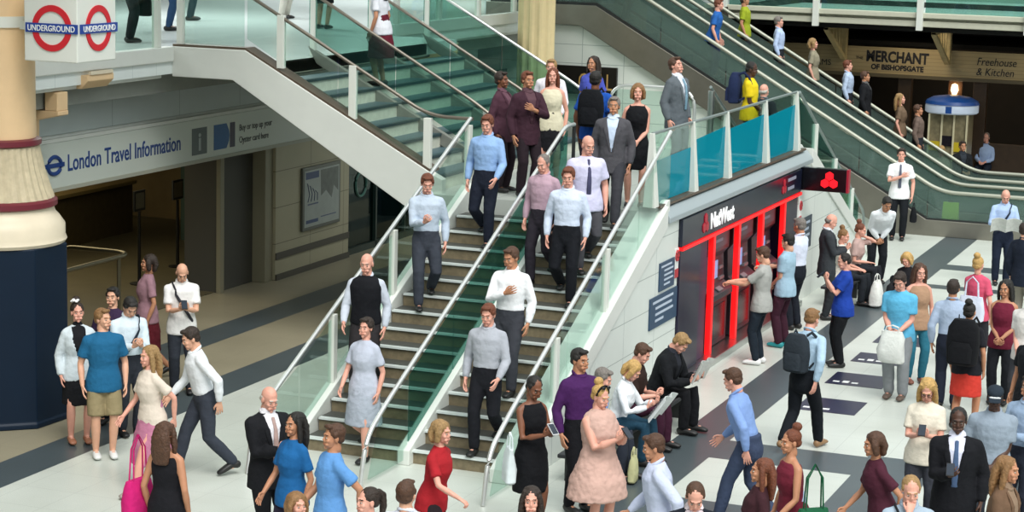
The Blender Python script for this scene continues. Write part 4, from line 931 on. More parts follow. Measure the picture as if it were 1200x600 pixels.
    if kind in ('shirt', 'tee', 'jacket', 'tank', 'polo', 'cardigan'):
        b = MB(); inf = {'jacket': .030, 'cardigan': .026}.get(kind, .016)
        hem = (.93 if pose not in ('sit', 'floor') else 1.02) if kind == 'jacket' else 1.02
        torso(b, hem, 1.43 if kind == 'tank' else 1.475, inf, fl=(0, 1))
        if kind == 'shirt': b.limb([U(0, 0, .985), U(0, 0, 1.04)], [(.150*s*w, .104*s*w), (.163*s*w if not fem else .150*s*w, .116*s*w)], (1, 0, 0), 18)
        if kind == 'jacket': b.limb([U(0, -.005, .74 if pose not in ('sit', 'floor') else .89), U(0, -.005, .93)], [(.202*s*w, .156*s*w), (.192*s*w, .146*s*w)], (1, 0, 0), 18, 0, (1, 0))
        if kind in ('shirt', 'jacket', 'cardigan'): sleeves(b, .96 if kind != 'jacket' else .97, inf*.7, .036 if kind == 'shirt' else .044)
        elif kind in ('tee', 'polo'): sleeves(b, .36, .013, .05)
        if kind in ('tee', 'polo', 'tank', 'cardigan'): b.limb([U(0, -.003, .80 if pose not in ('sit', 'floor') else .90), U(0, -.003, .93), U(0, 0, 1.06)], [(.204*s*w, .162*s*w), (.196*s*w, .152*s*w), ((.165 if not fem else .150)*s*w, .122*s*w)], (1, 0, 0), 18, 0, (1, 0))
        jobs['top'] = stage(b, .0145*s, 3, .009, .07).name; G['top'] = (kind, tcol)
        if kind in ('jacket', 'cardigan') and inner:
            b = MB(); torso(b, .93, 1.475, .014); jobs['inner'] = stage(b, .0145*s, 3, .006, .08).name
    elif kind == 'dress':
        b = MB(); torso(b, 1.02, 1.33, .014)
        z0, hw = top[2] if len(top) > 2 else (.48, .24)
        b.limb([U(0, 0, 1.12), U(0, 0, 1.0), H+P(0, 0, -.03), P(0, hy, (hipz-.93)+(.93+z0)/2), P(0, hy, hipz-.93+z0)], [(.135*s*w, .105*s*w), (.155*s*w, .12*s*w), (.185*s*w, .15*s*w), ((.19*w+hw)/2*s, (.16*w+hw)/2*s), (hw*s, hw*.85*s)], (1, 0, 0), 22, 0, (0, 1))
        for k in (1, -1): b.limb([U(k*.085, .06, 1.33), U(k*.095, -.0, 1.43), U(k*.085, -.07, 1.33)], [.026*s]*3, (1, 0, 0), 8)
        jobs['top'] = stage(b, .015*s, 3, .022 if len(top) > 3 else .010, .05).name; G['top'] = ('dress', tcol)
    if any(e[0] == 'waistcoat' for e in extras):
        b = MB(); torso(b, .93, 1.35, .034); jobs['waistcoat'] = stage(b, .0145*s, 3, .01, .1).name
    bk = bottom[0] if bottom else None
    if bk in ('trousers', 'jeans', 'shorts', 'joggers'):
        b = MB(); pose in ('sit', 'floor') or torso(b, .84, .93, .012); b.limb([H+P(0, 0, -.04), H+P(0, 0, .10)], [(.172*s*w, .125*s*w), (.162*s*w, .120*s*w)], (1, 0, 0), 18, 0, (1, 1))
        ex = {'trousers': .012, 'jeans': .008, 'shorts': .010, 'joggers': .02}[bk]
        for k in (1, -1):
            h0, kn, an = leg[k]
            if bk == 'shorts': b.limb([h0, h0.lerp(kn, .5), h0.lerp(kn, .95)], [(.09+ex)*s*w, (.088+ex)*s*w, (.085+ex)*s*w], (0, 1, 0), 14, 0, (0, 1))
            else:
                q = kn.lerp(an, .93); b.limb([h0, h0.lerp(kn, .45), kn, kn.lerp(q, .4), q], [(.084+ex)*s*w, (.08+ex)*s*w, (.062+ex)*s, (.061+ex)*s, (.05 if bk != 'jeans' else .045)*s+ex*s], (0, 1, 0), 14)
        jobs['bottom'] = stage(b, .0145*s, 3, .008, .07).name; G['bottom'] = ({'jeans': 'trousers', 'joggers': 'trousers'}.get(bk, bk), bottom[1])
    elif bk == 'skirt':
        b = MB(); z0, hw = bottom[2] if len(bottom) > 2 else (.5, .2)
        b.limb([H+P(0, 0, .13), H+P(0, 0, -.02), P(0, hy, hipz-.93+(.93+z0)/2), P(0, hy, hipz-.93+z0)], [(.145*s*w, .115*s*w), (.18*s*w, .14*s*w), ((.18*w+hw)/2*s, (.15*w+hw)/2*s), (hw*s, hw*.85*s)], (1, 0, 0), 22, 0, (0, 1))
        jobs['bottom'] = stage(b, .015*s, 3, .014, .06).name; G['bottom'] = ('skirt', bottom[1])
    rec = dict(label=label, loc=loc, rz=rz, jobs=jobs, G=G, R=R, fem=fem, skin=skin, hair=hair, shoes=shoes, inner=inner, tie=tie, group=group, leg=leg, toe=toe, s=s, extras=extras, kind=kind, arm=arm, w=w)
    PENDING.append(rec); return rec
def frame(Z, Y):
    Z = Z.normalized(); Y = (Y-Z*Y.dot(Z)); Y = Y.normalized() if Y.length > 1e-6 else Z.orthogonal().normalized(); X = Y.cross(Z); return Matrix((X, Y, Z)).transposed()
def xf(part, M3, t, sc=1.0, mirror=False):
    co, li, ls = part[:3]; A = np.array(M3)*sc; c = co*np.array([-1, 1, 1]) if mirror else co
    out = c @ A.T + np.array(t)
    if mirror: # flip winding
        st = np.concatenate([[0], np.cumsum(ls)[:-1]]); li2 = li.copy()
        for n in np.unique(ls):
            idx = st[ls == n][:, None]+np.arange(n)[None]; li2[idx] = li[idx[:, ::-1]]
        li = li2
    return (out, li, ls)
def mb_part(b):
    return (np.array(b.v, 'f'), np.array([i for f in b.f for i in f], 'i'), np.array([len(f) for f in b.f], 'i'))
def finish_people():
    ev = flush()
    for r in PENDING:
        root = thing('person', r['label'], 'person', r['loc'], r['group'], r['rz']); s = r['s']; r['root'] = root
        def child(nm, parts, mats, parent=root):
            me = raw_mesh(nm, parts, mats); o = bpy.data.objects.new(nm, me); COL.objects.link(o); o.parent = parent; return o
        hb, hr = r['R']['head']
        # body = trunk and limbs + head + hands in one mesh
        hp = TPL['h%d' % int(r['fem'])]; c = centers(*hp)
        mi = np.zeros(len(hp[2]), 'i')
        mi[(np.abs(c[:, 0]) < .021) & (c[:, 1] > .086) & (np.abs(c[:, 2]-.0545) < .0085)] = 1
        mi[(np.abs(np.abs(c[:, 0])-.031) < .019) & (c[:, 1] > .07) & (np.abs(c[:, 2]-.150) < .0042)] = 2
        parts = [(*ev[r['jobs']['body']], 0), (*xf(hp, hr, hb, s), mi)]
        ey = mb_part(eye_part(r['fem'])); em = np.array([3+m for m in eye_part(r['fem']).m], 'i'); parts.append((*xf(ey, hr, hb, s), em))
        for k in (1, -1):
            sh, e, t, pn, am = r['arm'][k]; d = (t-e).normalized()
            if am in ('phone', 'phone1', 'high', 'read', 'readup', 'bag'): d = (d+V((0, .2, .5))).normalized()
            F = frame(d, pn); g = TPL['g0.25' if am in ('side', 'fwd', 'bwd', 'chest', 'lap', 'cheek') else 'g0.85']
            parts.append((*xf(g, F, t-d*.012*s, s*(.92 if r['fem'] else 1.0), k < 0), 0))
        child('body', parts, skin_mats(r['skin'], r['hair'][1] if r['hair'] else 'dark'))
        if r['hair']:
            hs = r['hair'][0]
            child('hair', [(*xf(TPL['r'+hs], hr, hb, s), 0)], [mat('hair_'+r['hair'][1], HC[r['hair'][1]], .6, vary=.25, scale=40, bump=.5, bscale=90)])
            if hs == 'cap':
                b = MB(); b.ell((0, -.016, .195), (.086, .099, .058)); b.limb([(0, .06, .172), (0, .145, .160)], [(.07, .010), (.055, .006)], (1, 0, 0), 14)
                child('cap', [(*xf(mb_part(b), hr, hb, s), 0)], [cloth('#26303a')])
                b = MB(); b.limb([(0, .074, .176), (0, .084, .176)], [(.060, .012), (.056, .010)], (1, 0, 0), 14); child('cap_band', [(*xf(mb_part(b), hr, hb, s), 0)], [cloth('#d0d4d6')])
        if 'top' in r['jobs']:
            p = ev[r['jobs']['top']]; kd, col = r['G']['top']; nm = {'tee': 't_shirt', 'shirt': 'shirt', 'jacket': 'jacket', 'tank': 'vest_top', 'polo': 'polo_shirt', 'dress': 'dress', 'cardigan': 'cardigan'}[kd]
            if kd in ('jacket', 'cardigan') and r['inner']:
                c = centers(*p); U = r['R']['U']; up_ = (U(0, 0, 1.40)-U(0, 0, 1.0)).normalized(); fo = V((0, 1, 0)); fo = (fo-up_*fo.dot(up_)).normalized(); o0 = np.array(U(0, 0, 1.02))
                q = c-o0; hz = q @ np.array(up_); fy = q @ np.array(fo)
                m = (fy > .03*s) & (np.abs(q[:, 0]) < np.clip(hz*(.23 if kd == 'jacket' else .3), 0, .085*s)) & (hz > 0)
                p = keep_faces(p, ~m)
            o = child(nm, [(*p, 0)], [cloth(col)])
            if kd in ('jacket', 'cardigan'):
                so_ = o.modifiers.new('thick', 'SOLIDIFY'); so_.thickness = .006; so_.offset = -1
            if kd == 'jacket' and r['inner']:
                U = r['R']['U']; w_ = r['w']
                for k in (1, -1):
                    b = MB(); P_ = []
                    for z, ry, rx in ((1.445, .075, .11), (1.40, .110, .14), (1.33, .142, .175), (1.22, .146, .175), (1.12, .136, .165), (1.04, .134, .165)):
                        x = min(.075, max(.006, (z-1.02)*.22))+.016; y = ry*w_*math.sqrt(max(.1, 1-(x/(rx*w_))**2)); P_.append(U(k*x, y-.004, z))
                    b.limb(P_, [(.014*s, .010*s), (.024*s, .010*s), (.030*s, .010*s), (.024*s, .009*s), (.016*s, .009*s), (.012*s, .009*s)], (1, 0, 0), 10); child('lapel', [(*mb_part(b), 0)], [cloth(col)])
            if 'inner' in r['jobs']: child('shirt', [(*ev[r['jobs']['inner']], 0)], [cloth(r['inner'], .03)])
            if r['tie']:
                U = r['R']['U']; b = MB(); off = .155 if kd != 'shirt' else .145
                b.limb([U(0, .085, 1.445), U(0, off-.012, 1.34), U(0, off, 1.2), U(0, off-.008, 1.02)], [(.018*s, .008*s), (.020*s, .006*s), (.028*s, .006*s), (.030*s, .005*s)], (1, 0, 0), 10)
                child('tie', [(*mb_part(b), 0)], [cloth(r['tie'])])
            if kd in ('shirt', 'polo') or (kd == 'jacket' and r['inner']):
                U = r['R']['U']; b = MB()
                n = 16; rx = .066 if not r['fem'] else .056
                b.tube([U(rx*math.cos(t), -.018+(rx+.004)*math.sin(t), 1.485-.028*math.sin(t)) for t in [2*math.pi*i/n for i in range(n+1)]], .017*s, 8, cap=False)
                child('collar', [(*mb_part(b), 0)], [cloth(r['inner'] if kd == 'jacket' else col)])
        if 'waistcoat' in r['jobs']: child('waistcoat', [(*ev[r['jobs']['waistcoat']], 0)], [cloth('#15161b')])
        if 'bottom' in r['jobs']: child(r['G']['bottom'][0], [(*ev[r['jobs']['bottom']], 0)], [cloth(r['G']['bottom'][1])])
        if r['shoes']:
            for k in (1, -1):
                an = r['leg'][k][2]; b = MB(); fd = V((0, .17, -.04+.1*r['toe'][k]))*s
                b.limb([an+V((0, -.04, -.028))*s, an+V((0, .03, -.03))*s, an+fd*.75+V((0, 0, -.004))*s, an+fd], [(.042*s, .046*s), (.044*s, .043*s), (.048*s, .033*s), (.042*s, .024*s)], (1, 0, 0), 12)
                me = child('shoe', [(*mb_part(b), 0)], [mat('shoe_'+r['shoes'][1:], r['shoes'], .5)])
        for ex in r['extras']:
            kind = ex[0]; U = r['R']['U']; b = MB()
            if kind == 'strap':     # across the chest from one shoulder to the other hip, front and back
                k = ex[2] if len(ex) > 2 else 1; pts = []
                for i in range(25):
                    a = 2*math.pi*i/24; x = math.cos(a)*.172; y = math.sin(a)*.152; z = 1.19+.285*math.cos(a)
                    if z > 1.36: x *= .72
                    pts.append(U(k*x, y, z))
                b.tube(pts, (.020*s, .007*s) and [(.020*s, .006*s)]*25, 8, cap=False, ref=(0, 0, 1)); child('bag_strap', [(*mb_part(b), 0)], [cloth(ex[1])])
            elif kind == 'glasses':
                for q in (-1, 1):
                    b.tube([hb+hr @ (V((q*.031+.022*math.cos(t), .098, .124+.016*math.sin(t)))*s) for t in [i*math.pi/6 for i in range(13)]], .0028*s, 5, cap=False)
                    b.tube([hb+hr @ (V((q*.053, .098, .128))*s), hb+hr @ (V((q*.078, .0, .128))*s)], .003*s, 5)
                child('glasses', [(*mb_part(b), 0)], [rubber])
            elif kind == 'band':
                b.tube([hb+hr @ (V((.085*math.cos(t), .02, .155+.098*math.sin(t)))*s) for t in [math.pi*i/14 for i in range(15)]], .011*s, 8); child('hair_band', [(*mb_part(b), 0)], [cloth(ex[1])])
            elif kind == 'flower':
                for i in range(6): b.ell(hb+hr @ (V((.03+.035*math.cos(i), -.0+.035*math.sin(i), .262+.012*(i % 2)))*s), (.022*s, .022*s, .014*s), 8, 6)
                child('hair_bow', [(*mb_part(b), 0)], [mat('bow_white', '#e8e8e8', .6)])
            elif kind == 'shades':
                for q in (-1, 1): b.ell(hb+hr @ (V((q*.036, .05, .245))*s), (.028*s, .012*s, .018*s), 10, 6)
                child('sunglasses', [(*mb_part(b), 0)], [black_gloss])
            elif kind == 'phone':
                k = ex[1] if len(ex) > 1 else 1; sh, e, t, pn, am = r['arm'][k]; both = r['arm'][1][4] == r['arm'][-1][4]
                c = ((r['arm'][1][2]+r['arm'][-1][2])/2 if both else t)+V((0, .085, .075))*s
                mw = Matrix.Translation(r['loc']) @ Matrix.Rotation(r['rz'], 4, 'Z'); wp = mw @ c
                t_ = thing('phone', ex[2], 'phone', wp, 'phones held by people', r['rz'])
                q = Matrix.Rotation(math.radians(-40), 3, 'X'); 
                def slab(z0, z1, hx, hy):
                    bb = MB(); bb.add([q @ V((x, y, z)) for z in (z0, z1) for y in (-hy, hy) for x in (-hx, hx)], [(0, 2, 3, 1), (4, 5, 7, 6), (0, 1, 5, 4), (1, 3, 7, 5), (3, 2, 6, 7), (2, 0, 4, 6)]); return bb
                for nm, pr, m in (('case', (-.005, .005, .037, .072), mat('phone_case', ex[3] if len(ex) > 3 else '#18181c', .3)), ('screen', (.0051, .0058, .033, .064), mat('phone_screen', '#27303c', .15))):
                    o = slab(*pr).build(nm, m); o.parent = t_
    PENDING.clear()
# ---------------------------------------------------------------- where people stand
def gpos(px, py, h=1.75): p = onz(px, py, h); return (p.x, p.y, 0.002)
def fpos(px, py, z=0.0): p = onz(px, py, z); return (p.x, p.y, z+.002)
def lpos(px, py, h=1.75): p = onz(px, py, LZ+h); return (p.x, p.y, LZ+.002)
def spos(px, py, h=1.75, X=None):
    d = ray(px, py); t = (CH-h+Y0*SL-RS*.5)/(d.y*SL-d.z); p = CAM+d*t; i = max(-1, min(NR-1, math.floor((p.y-Y0)/GO)))
    return (X if X else p.x, Y0+GO*(i+.5), RS*(i+1)+.006 if i >= 0 else .002)
def ufeet(px, py):
    d = ray(px, py); t = (LZ+XU0*SU-CH)/(d.z+d.x*SU); p = CAM+d*t; i = math.floor((XU0-p.x)/GU); return (XU0-GU*(i+.5)+.11, p.y+.42, LZ+RU*(i+1)+.006)
def epos(px, py, Y, ez):
    p = ony(px, py, Y); x = ez(None)-.4*(math.floor((ez(None)-p.x)/.4)+.5); return (x, Y, ez(x)+.003)
W, LB, NV, BK, GY = '#dfe3e6', '#a9bcd6', '#20242f', '#15161a', '#6a6d72'
crowd, onst, onland = 'commuters on the concourse', 'commuters on the front staircase', 'people on the landing'
seated = 'people seated along the tiled wall'; atmq = 'people at the cash machines'; esc = 'riders on the escalators'; far = 'people resting by the far staircase'
# --- left of the staircase
person('bald-fronted man in white short-sleeved shirt reading a phone before the office opening', gpos(213, 306, 1.75), 5, 1.75, arms=('phone', 'phone'), head=(35, 0), skin='fair', hair=('bald', 'dark'), top=('polo', '#e4e2e0'), bottom=('trousers', '#2c3038'), extras=(('strap', '#3a3a40'), ('phone', 1, 'phone held by the man in white before the office opening')))
person('man in pale blue long-sleeved shirt with a cross strap, looking down at his hands', gpos(151, 345, 1.72), 20, 1.72, arms=('phone', 'phone'), head=(38, 0), hair=('short', 'black'), top=('shirt', '#cfdde6'), bottom=('trousers', '#2c3038'), wide=1.05, extras=(('strap', '#26303c', -1),))
person('dark-haired person half hidden behind the man in pale blue shirt', gpos(131, 337, 1.7), -20, 1.7, hair=('short', 'black'), top=('tee', '#33253f'), bottom=('trousers', NV))
person('woman with white bow in dark hair, black dress and pale cardigan beside the navy column', gpos(91, 353, 1.7), 10, 1.68, True, arms=('side', 'pocket'), hair=('bun', 'dark'), top=('cardigan', '#c9d4da'), bottom=('skirt', '#17181c', (.5, .2)), inner='#17181c', shoes='#a06a50', skin='pink', extras=(('flower',),))
person('man in teal blue T-shirt and khaki shorts with white trainers', gpos(121, 362, 1.74), 8, 1.74, arms=('side', 'side'), head=(0, -35), hair=('short', 'lightbrown'), top=('tee', '#1f5f86'), bottom=('shorts', '#8f8262'), shoes='#d8d8d6', pose='stand', wide=1.05)
person('person in loose white shirt and dark trousers striding across the pale floor', gpos(240, 378, 1.75), -75, 1.75, pose='walk', arms=('fwd', 'bwd'), lean=14, head=(15, 0), hair=('short', 'dark'), top=('shirt', '#e2e6ea'), bottom=('trousers', '#353a44'), stride=.3)
person('woman in cream top and long pink skirt walking past the blue T-shirt man', gpos(178, 402, 1.66), -60, 1.66, True, pose='walk2', arms=('fwd', 'bwd'), lean=6, hair=('wavy', 'sandy'), top=('tee', '#d8cbbd'), bottom=('skirt', '#b5748f', (.38, .27)), shoes='#9a8f88', skin='pink')
person('woman with long brown hair and black top walking with a magenta bag', gpos(196, 490, 1.68), 150, 1.68, True, pose='walk', arms=('side', 'side'), hair=('wavy', 'brown'), top=('tank', '#17171c'), bottom=('trousers', '#1c1c22'), skin='tan')
person('elderly white-haired man in black suit, white shirt and pale tie beside the stair foot', gpos(315, 452, 1.74), 30, 1.74, arms=('phone', 'side'), head=(20, 0), hair=('bald', 'white'), skin='pink', top=('jacket', '#17181c'), inner='#e0dfe4', tie='#a9908a', bottom=('trousers', '#17181c'), wide=1.08)
person('dark-haired woman in bright blue top passing the foot of the staircase', gpos(343, 484, 1.64), -50, 1.64, True, arms=('fwd', 'side'), hair=('long', 'black'), top=('tee', '#1d5e96'), bottom=('trousers', '#2a2638'), skin='tan')
person('brown-haired man in light blue shirt walking below the middle handrail', gpos(388, 494, 1.72), -70, 1.72, pose='walk', arms=('fwd', 'bwd'), hair=('short', 'brown'), top=('tee', '#5f93cc'), bottom=('trousers', '#41506c'), skin='tan')
person('girl with light brown hair cut off by the lower edge, nearest the left foreground', gpos(350, 578, 1.55), 30, 1.55, True, hair=('bob', 'lightbrown'), top=('tee', '#6a5a6a'), bottom=('trousers', NV), skin='pink')
person('woman with dark tied-back hair and white blouse near the bottom edge', gpos(428, 572, 1.64), -60, 1.64, True, hair=('pony', 'dark'), top=('shirt', '#dcdfe8'), bottom=('trousers', NV), skin='pink')
person('broad figure in white shirt passing behind the woman with tied-back hair', gpos(478, 556, 1.72), 160, 1.7, pose='walk', hair=('short', 'brown'), top=('shirt', '#dfe2ec'), bottom=('trousers', '#30343e'), wide=1.12)
person('blonde woman in red top reaching out at the bottom of the staircase', gpos(509, 488, 1.62), 60, 1.62, True, pose='walk', arms=('out', 'bwd'), lean=10, hair=('bob', 'sandy'), top=('tee', '#a5222a'), bottom=('trousers', '#2b2226'), skin='pink')
person('person in dusty pink top and maroon skirt passing through the dim office mouth', gpos(172, 296, 1.7), -80, 1.7, True, pose='walk', hair=('bob', 'dark'), top=('tee', '#9a7680'), bottom=('skirt', '#5a1a24', (.4, .22)), skin='tan')
# --- front staircase
person('man in black waistcoat over white shirt coming down the side of the stairs', spos(408, 303, 1.76, -10.72), -15, 1.76, pose='down', arms=('fwd', 'side'), head=(10, 0), hair=('bald', 'grey'), skin='pink', top=('shirt', '#c3cad6'), bottom=('trousers', '#2d2a2c'), group=onst, extras=(('waistcoat',),))
person('person in pale grey clothes low on the stairs beside the open handrail', spos(426, 372, 1.68), -30, 1.68, True, pose='down2', arms=('fwd', 'side'), hair=('short', 'dark'), top=('tee', '#b6bccb'), bottom=('skirt', '#a4abb8', (.45, .24)), group=onst, skin='pink')
person('man in pale blue shirt and grey trousers coming down beside the open handrail', spos(500, 206, 1.75), 5, 1.75, pose='down', arms=('phone', 'side'), head=(20, 0), hair=('short', 'auburn'), top=('shirt', '#b9c6d6'), bottom=('trousers', '#3c404a'), skin='pink', group=onst)
person('auburn-haired person in sky blue shirt near the top of the stairs', spos(573, 130, 1.76), -20, 1.76, pose='down2', arms=('side', 'fwd'), head=(15, 0), hair=('short', 'auburn'), top=('shirt', '#8fb0dc'), bottom=('trousers', '#1d2230'), skin='pink', group=onst)
person('person in mauve pink shirt beside the middle handrail', spos(606, 182, 1.7, -9.40), -30, 1.7, pose='down', arms=('side', 'side'), head=(20, 0), hair=('crop', 'grey'), top=('shirt', '#b79aa8'), bottom=('trousers', '#2c2830'), skin='pink', group=onst)
person('man in ice blue shirt and black trousers halfway down the stairs', spos(646, 202, 1.76, -8.92), -10, 1.76, pose='down2', arms=('side', 'side'), head=(12, 0), hair=('short', 'auburn'), top=('shirt', '#ccd7ea'), bottom=('trousers', '#15171d'), skin='pink', group=onst)
person('stout man in lilac white shirt and grey trousers with a dark neck strap', spos(694, 153, 1.78), 15, 1.78, pose='down', arms=('side', 'side'), head=(18, -10), hair=('bald', 'auburn'), top=('tee', '#cdcbe6'), bottom=('trousers', '#4b4a50'), skin='pink', wide=1.14, tie='#4a4a66', group=onst)
person('man in bright white shirt with bent arms in the middle of the stairs', spos(595, 294, 1.78), -25, 1.78, pose='down2', arms=('chest', 'side'), head=(15, 10), hair=('short', 'brown'), top=('shirt', '#eef0f3'), bottom=('trousers', '#3b3d44'), skin='tan', group=onst, wide=1.05)
person('man in silver grey shirt and black trousers lowest on the stairs', spos(566, 364, 1.76), -20, 1.76, pose='down', arms=('side', 'fwd'), head=(15, 0), hair=('short', 'auburn'), top=('shirt', '#a9adb6'), bottom=('trousers', '#191a20'), skin='pink', group=onst)
# --- landing
person('person in dark plum jacket at the top of the stairs by the upper flight', (-10.5, 27.05, LZ+.002), 30, 1.75, arms=('side', 'chest'), hair=('short', 'auburn'), top=('jacket', '#3d2530'), inner='#5a4048', bottom=('trousers', '#2a2026'), skin='tan', group=onland)
person('woman in plum coat with brown hair next to the figure in plum jacket', (-11.0, 27.35, LZ+.002), 60, 1.7, True, hair=('short', 'dark'), top=('jacket', '#4c303c'), inner='#6a4a56', bottom=('trousers', '#2a2026'), skin='brown', group=onland)
person('person in white top stepping off the upper staircase', (-11.25, 29.9, LZ+.002), -10, 1.74, pose='walk', arms=('side', 'fwd'), hair=('short', 'sandy'), top=('shirt', '#e2dee6'), bottom=('trousers', '#3a2b38'), skin='pink', group=onland)
person('person in violet blue top half hidden behind the white-topped figure', (-11.05, 31.2, LZ+.002), -30, 1.7, True, hair=('long', 'dark'), top=('tee', '#4a55b0'), bottom=('trousers', '#2a2430'), skin='tan', group=onland)
person('auburn-haired woman in cream top and dark skirt on the landing', lpos(648, 80, 1.68), -5, 1.68, True, arms=('side', 'side'), hair=('long', 'auburn'), top=('tank', '#d6cfb4'), bottom=('skirt', '#1a1a1e', (.5, .2)), skin='pink', group=onland)
person('man in royal blue T-shirt seen from behind with a black backpack', lpos(699, 83, 1.76), 165, 1.76, arms=('side', 'side'), hair=('short', 'black'), top=('tee', '#1c4fa6'), bottom=('trousers', '#1b2238'), skin='brown', group=onland, wide=1.08)
person('man in grey suit and pale blue shirt starting down from the landing', spos(722, 108, 1.74), -5, 1.74, pose='walk2', arms=('side', 'side'), hair=('short', 'grey'), top=('jacket', '#4e4d52'), inner='#c9d8ee', bottom=('trousers', '#3c3c42'), skin='tan', group=onland)
person('brown-haired woman in black dress behind the man in grey suit', lpos(748, 98, 1.68), 0, 1.68, True, arms=('side', 'low'), hair=('bob', 'lightbrown'), top=('dress', '#131418', (.55, .2)), bottom=None, skin='pink', group=onland)
person('tall man in mid-grey suit standing still and looking over the landing parapet', lpos(796, 67, 1.84), 55, 1.84, arms=('side', 'side'), head=(-12, 0), hair=('short', 'brown'), top=('jacket', '#5f666c'), inner='#d8dde6', tie='#7fa0b4', bottom=('trousers', '#5a6066'), skin='pink', group=onland)
person('man in yellow T-shirt wearing a navy backpack and facing the escalator', (-8.7, onx(881, 72, -8.7).y, LZ+.002), 80, onx(881, 72, -8.7).z-LZ, arms=('low', 'low'), head=(15, 0), hair=('crop', 'black'), top=('tee', '#e3c722'), bottom=('jeans', '#202a3a'), skin='dark', group=onland)
person('bald man in dark jacket on the far stairs beyond the yellow T-shirt', (-9.38, Y1-GO*10.5, RS*11+.006), 150, 1.7, hair=('bald', 'white'), top=('jacket', '#2c3338'), inner='#5a6a70', bottom=('trousers', '#20262c'), skin='pink', group=onland)
# --- upper staircase and floor
person('woman in white top and maroon skirt climbing the upper staircase', ufeet(426, 112), -116, 1.68, True, pose='stand', arms=('side', 'side'), lean=6, hair=('long', 'dark'), top=('tee', '#d9dbe2'), bottom=('skirt', '#5f1a2a', (.45, .24)), skin='tan', group='people on the upper level')
def upper(label, px, py, **k): person(label, fpos(px, py, UZ), group='people on the upper level', **k)
upper('person in black coat with a bulky black shoulder bag above the sign', 151, 50, face=100, hair=('short', 'dark'), top=('jacket', '#22282c'), inner='#3a3f44', bottom=('trousers', '#15191c'))
upper('person in narrow dark blue jeans standing on the upper floor', 197, 36, face=90, hair=('short', 'dark'), top=('tee', '#3a3f48'), bottom=('jeans', '#2f4a6c'))
upper('person in dark teal trousers further back on the upper floor', 222, 24, face=90, hair=('short', 'dark'), top=('tee', '#3a3f48'), bottom=('trousers', '#2a4048'))
upper('person in black fringed jacket at the head of the upper staircase', 378, 34, face=150, fem=True, h=1.7, hair=('wavy', 'dark'), top=('jacket', '#101416'), inner='#303438', bottom=('skirt', '#191d1f', (.5, .22)))
upper('person in coral red top on the upper floor', 332, 22, face=60, fem=True, h=1.66, hair=('bob', 'brown'), top=('tee', '#d2695e'), bottom=('trousers', '#c9c4ba'))
# --- escalators
person('rider in bright blue top leaning on the nearer escalator', epos(838, 30, 43.15, e1z), 80, 1.7, lean=12, hair=('short', 'auburn'), top=('tee', '#2a62ac'), bottom=('trousers', '#1d2740'), skin='pink', group=esc)
person('rider in brown jacket high on the nearer escalator', epos(742, 2, 43.15, e1z), 80, 1.72, hair=('short', 'brown'), top=('jacket', '#4a3a30'), inner='#7a6a5a', bottom=('trousers', '#2a2624'), skin='tan', group=esc)
for lab, px, py, hr, tp, sk, fm in (('rider in yellow-green top on the further escalator', 876, 18, ('short', 'dark'), ('tee', '#97a52a'), 'tan', 0), ('rider in light blue shirt with head above the balcony beam', 908, 24, ('short', 'grey'), ('shirt', '#b3c6e6'), 'pink', 0),
        ('rider in beige blouse below the light blue shirt on the further escalator', 951, 54, ('bob', 'sandy'), ('tee', '#8c8672'), 'pink', 1), ('rider in pale blue shirt under the pub lettering', 985, 86, ('short', 'auburn'), ('shirt', '#aebfd8'), 'pink', 0),
        ('rider in black jacket halfway down the further escalator', 1020, 98, ('short', 'brown'), ('jacket', '#191a1e'), 'tan', 0), ('rider in tan top lower on the further escalator', 1054, 126, ('long', 'sandy'), ('tee', '#6d5a48'), 'pink', 1), ('rider in dusty brown cardigan near the escalator foot', 1082, 148, ('short', 'brown'), ('shirt', '#6a5a52'), 'tan', 0)):
    person(lab, epos(px, py+10, 45.65, e2z), 85, 1.7, bool(fm), hair=hr, top=tp, inner='#5a5a5a' if tp[0] == 'jacket' else None, bottom=('trousers', '#23262c'), skin=sk, group=esc)
# --- pub front
pubg = 'people outside the pub'
person('man in light blue shirt seated outside the dark pub', gpos(1156, 156, 1.34), -10, 1.72, pose='sit', arms=('lap', 'lap'), head=(10, 0), hair=('crop', 'grey'), top=('shirt', '#9fb4d8'), bottom=('trousers', '#1a2230'), skin='pink', group=pubg)
person('person in black coat beside the light blue seated man', (ony(1129, 165, 48.3).x, 48.3, .002), 20, 1.72, pose='sit', arms=('lap', 'lap'), hair=('short', 'dark'), top=('jacket', '#15181c'), inner='#2a3038', bottom=('trousers', '#15181c'), skin='tan', group=pubg)
person('person in beige top seated by the booth', (ony(1103, 180, 47.3).x, 47.3, .002), 0, 1.68, True, pose='sit', arms=('lap', 'lap'), head=(25, 0), hair=('short', 'sandy'), top=('tee', '#9a8f7c'), bottom=('trousers', '#2a2c30'), skin='pink', group=pubg)
